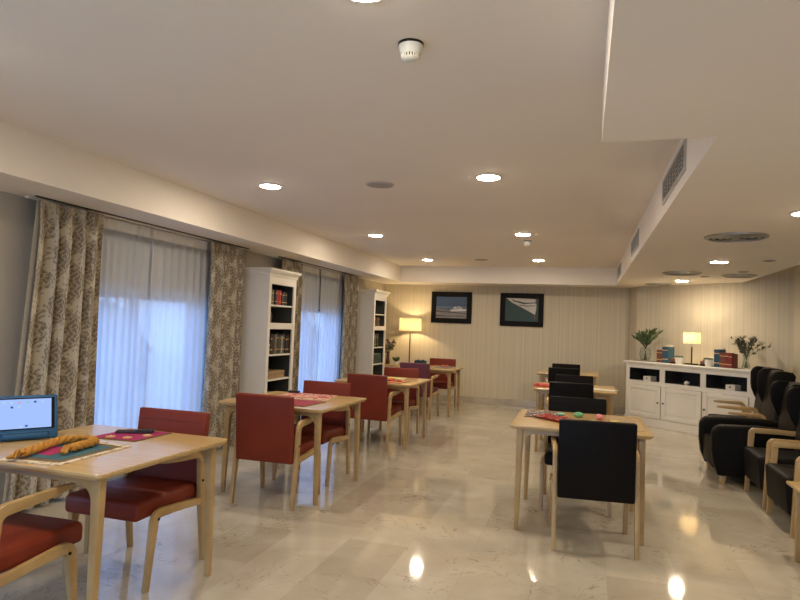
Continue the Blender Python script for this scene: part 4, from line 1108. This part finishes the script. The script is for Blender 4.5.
M['ic1'] = emit('icon_pale', (.5, .7, .9), .15); M['ic2'] = emit('icon_rose', (.65, .4, .6), .15); M['ic3'] = emit('icon_green', (.3, .6, .6), .15); M['ic4'] = emit('icon_navy', (.06, .1, .3), .15)
for x, z, m in ((-.095, .195, 'ic1'), (-.065, .194, 'ic1'), (-.028, .194, 'ic2'), (.010, .195, 'ic3'), (.045, .195, 'ic4'), (.08, .195, 'ic1'), (-.062, .170, 'ic4'), (-.03, .172, 'ic1'), (-.02, .068, 'ic1'), (.005, .070, 'ic4')):
    bm = bmesh.new(); box(bm, x - .006, x + .006, -.0152, -.0144, z - .005, z + .005, .0003, 1, mtx=lean); finish(bm, 'app_icon', M[m], scr, 0)
bm = bmesh.new(); prism(bm, [(.012, 0), (.085, 0), (.025, .12), (.018, .10)], -.09, .09, 'x'); finish(bm, 'stand', M['blueplastic'], t, 0)
# magenta placemat with dark purse and discs
quad_mat('placemat', 'magenta placemat with dark edge before the far chair of the tablet table', 'placemat', [(-2.58, 2.795), (-2.30, 2.81), (-2.29, 3.11), (-2.575, 3.10)], [M['umber'], M['magenta']], GMt, .012)
t = thing('eyeglass_pouch', 'dark flat pouch lying on the magenta placemat', 'pouch', (-2.455, 3.01, ZTOP + .0055), .5)
bm = bmesh.new(); box(bm, -.11, .09, -.035, .035, 0, .013, .006, 3); finish(bm, 'pouch_body', M['darkfelt'], t)
bm = bmesh.new(); prism(bm, [(.0, -.03), (.09, -.03), (.11, 0), (.09, .03), (0, .03)], .0135, .017, 'z'); finish(bm, 'flap', M['darkfelt'], t, 0)
for lb, x, y, a in (('gold cloth flower at the left on the magenta placemat', -2.49, 2.845, 0), ('gold cloth flower in the middle on the magenta placemat', -2.395, 2.865, .3), ('gold cloth flower at the right on the magenta placemat', -2.345, 2.965, .6)):
    t = thing('cloth_flower', lb, 'ornament', (x, y, ZTOP + .0055), a, 'gold cloth flowers')
    bm = bmesh.new()
    for k in range(6):
        b_ = 2 * PI * k / 6; lathe(bm, [(.012, 0), (.012, .003), (.001, .0045)], 12, cx=.015 * math.cos(b_), cy=.015 * math.sin(b_), cap=False)
    finish(bm, 'petals', M['gold'], t)
    bm = bmesh.new(); ball(bm, (0, 0, .005), .006, 2, (1, 1, .6)); finish(bm, 'button', M['petal'], t)
# second table mats
quad_mat('placemat', 'red and cream patterned placemat on the second window-side table', 'placemat', [(-2.66, 5.02), (-2.14, 5.02), (-2.20, 5.41), (-2.66, 5.41)], [M['woven_cream'], M['woven_pink']], GMt, .012)
quad_mat('placemat', 'maroon placemat beside the near chair of second window-side table', 'placemat', [(-2.55, 4.55), (-2.13, 4.55), (-2.10, 4.93), (-2.55, 4.93)], [M['umber'], M['woven_maroon']], GMt, .012)
bm = bmesh.new(); box(bm, -.05, .05, -.03, .03, 0, .02, .006, 2)
tag(finish(bm, 'pouch', M['darkfelt'], loc=(-2.62, 5.36, ZTOP + .0056)), 'small dark pouch on the back edge of the red and cream placemat', 'pouch')
# third table
quad_mat('placemat', 'yellow and green patterned placemat, back of third window-side table', 'placemat', [(-2.62, 7.42), (-2.15, 7.42), (-2.2, 7.76), (-2.62, 7.76)], [M['woven_cream'], M['woven_yellow']], GMt, .012)
quad_mat('placemat', 'orange and red patterned placemat, front of third window-side table', 'placemat', [(-2.55, 6.95), (-2.05, 6.98), (-2.02, 7.36), (-2.55, 7.34)], [M['umber'], M['woven_orange']], GMt, .012)
bm = bmesh.new(); 
for k in range(7): ball(bm, (random.uniform(-.09, .09), random.uniform(-.12, .12), .014), .028, 2, (1.4, 1.2, .5))
tag(finish(bm, 'crumpled_cloth', M['woven_orange'], loc=(-2.2, 7.17, ZTOP + .0056)), 'crumpled orange red cloth on the third window-side table', 'cloth')
# fourth table
quad_mat('placemat', 'cream and dark patterned placemat on the farthest window-side table', 'placemat', [(-2.38, 9.95), (-2.08, 9.95), (-2.08, 10.5), (-2.38, 10.5)], [M['woven_cream'], M['woven_bw']], GMt, .012)
bm = bmesh.new(); box(bm, -.05, .05, -.04, .04, 0, .03, .008, 2)
tag(finish(bm, 'pouch', M['woven_red'], loc=(-2.25, 10.3, ZTOP + .0056)), 'small red pouch on the farthest window-side table', 'pouch')
# nearest right table: dark mat, red woven cloth, crochet balls, clear mat
quad_mat('placemat', 'dark and white patterned placemat under the red woven cloth, left side', 'placemat', [(-.44, 4.97), (-.12, 5.02), (-.16, 5.38), (-.44, 5.38)], [M['umber'], M['woven_bw']], GMt, .012)
bm = bmesh.new()
nx, ny = 24, 20; g = []
for j in range(ny + 1):
    rw = []
    for i in range(nx + 1):
        u, v = i / nx, j / ny; x = -.37 + .40 * u + .08 * v; y = .0 + .20 * v - .30 * u + .02 * math.sin(7 * u)
        rw.append(bm.verts.new((x, y, .010 + .006 * math.sin(18 * u + 4 * v) * math.sin(11 * v))))
    g.append(rw)
for j in range(ny):
    for i in range(nx): bm.faces.new([g[j][i], g[j][i + 1], g[j + 1][i + 1], g[j + 1][i]])
ge = bmesh.ops.solidify(bm, geom=bm.faces[:], thickness=.005)
tag(finish(bm, 'woven_cloth', M['woven_red'], loc=(0, 4.93, ZTOP + .0065)), 'red woven cloth lying across the nearest right-hand table', 'cloth')
for lb, x, y, r_, c, sc in (('mint green crochet ball left on the nearest right-hand table', -.16, 5.05, .022, (.25, .55, .38), (1.2, 1, .6)), ('larger green crochet ball beyond the red cloth', -.03, 5.17, .03, (.18, .48, .26), (1.3, 1, .7)),
                        ('pink crochet ball in the middle of the nearest right-hand table', .125, 5.12, .028, (.75, .28, .30), (1, 1, .8)), ('yellow crochet ball behind the big black chair', .235, 4.90, .028, (.7, .62, .2), (1.3, 1, .6)),
                        ('coral crochet ball next to the yellow one', .165, 4.88, .024, (.7, .28, .2), (1.2, 1, .6)), ('pale cream crochet ball next to the coral one', .08, 4.90, .024, (.5, .5, .36), (1.5, 1, .5))):
    bm = bmesh.new(); ball(bm, (0, 0, r_ * sc[2]), r_, 3, sc)
    for v in bm.verts: v.co *= 1 + .05 * math.sin(v.co.x * 900) * math.sin(v.co.y * 900)
    z = ZTOP + (.0165 if x < -.1 else .0005)
    tag(finish(bm, 'crochet_ball', noisy('crochet', c, tuple(k * .7 for k in c), 120, .9, bump=.4, bscale=400), loc=(x, y, z)), lb, 'ornament', 'crochet balls')
quad_mat('placemat', 'plain tan placemat at the right side of the nearest right-hand table', 'placemat', [(.20, 4.66), (.43, 4.66), (.43, 5.34), (.20, 5.34)], [noisy('tan_mat', (.46, .32, .18), None, 30, .3)], GMt)
# middle right table
bm = bmesh.new(); box(bm, -.12, .12, -.10, .10, 0, .03, .008, 2)
tag(finish(bm, 'folded_cloth', M['woven_red'], loc=(-.46, 7.85, ZTOP)), 'folded red cloth at the left of the middle right-hand table', 'cloth')
bm = bmesh.new(); box(bm, -.10, .10, -.15, .15, 0, .006, .002, 1)
o = finish(bm, 'magazine', M['paper'], loc=(.23, 7.8, ZTOP)); o.rotation_euler = (0, 0, 1.2); tag(o, 'pale magazine at the right of the middle right-hand table', 'magazine')

# ------------------------------------------------------------------ world, camera, settings
w = bpy.data.worlds.new('World'); bpy.context.scene.world = w; w.use_nodes = True
nt = w.node_tree; nt.nodes.clear()
bg = N(nt, 'ShaderNodeBackground'); bg.inputs[0].default_value = (.36, .56, 1.0, 1); bg.inputs[1].default_value = 1.0
wo = N(nt, 'ShaderNodeOutputWorld'); L(nt, bg.outputs[0], wo.inputs[0])

f, pi_, ro, ya, H = 618.3115, .0414826, .0375339, .2915487, 1.42712
cy, sy, cp, sp_ = math.cos(ya), math.sin(ya), math.cos(pi_), math.sin(pi_)
d = Vector((-sy * cp, cy * cp, sp_)); r = Vector((cy, sy, 0)); u = r.cross(d)
r2 = math.cos(ro) * r + math.sin(ro) * u; u2 = -math.sin(ro) * r + math.cos(ro) * u
cam = bpy.data.cameras.new('camera'); co = bpy.data.objects.new('camera', cam); C.objects.link(co)
cam.sensor_fit = 'HORIZONTAL'; cam.sensor_width = 36; cam.lens = f / 800 * 36; cam.clip_start = .05
mt = Matrix((( r2.x, u2.x, -d.x, 0), (r2.y, u2.y, -d.y, 0), (r2.z, u2.z, -d.z, H), (0, 0, 0, 1)))
co.matrix_world = mt
sc = bpy.context.scene; sc.camera = co
sc.view_settings.view_transform = 'Standard'; sc.view_settings.look = 'None'; sc.view_settings.gamma = 1; sc.view_settings.use_curve_mapping = False
sc.view_settings.exposure = 2.64
sc.cycles.use_denoising = True; sc.cycles.max_bounces = 10; sc.cycles.diffuse_bounces = 6; sc.cycles.transparent_max_bounces = 16
sc.cycles.sample_clamp_indirect = 6; sc.cycles.use_light_tree = True; sc.cycles.caustics_reflective = False
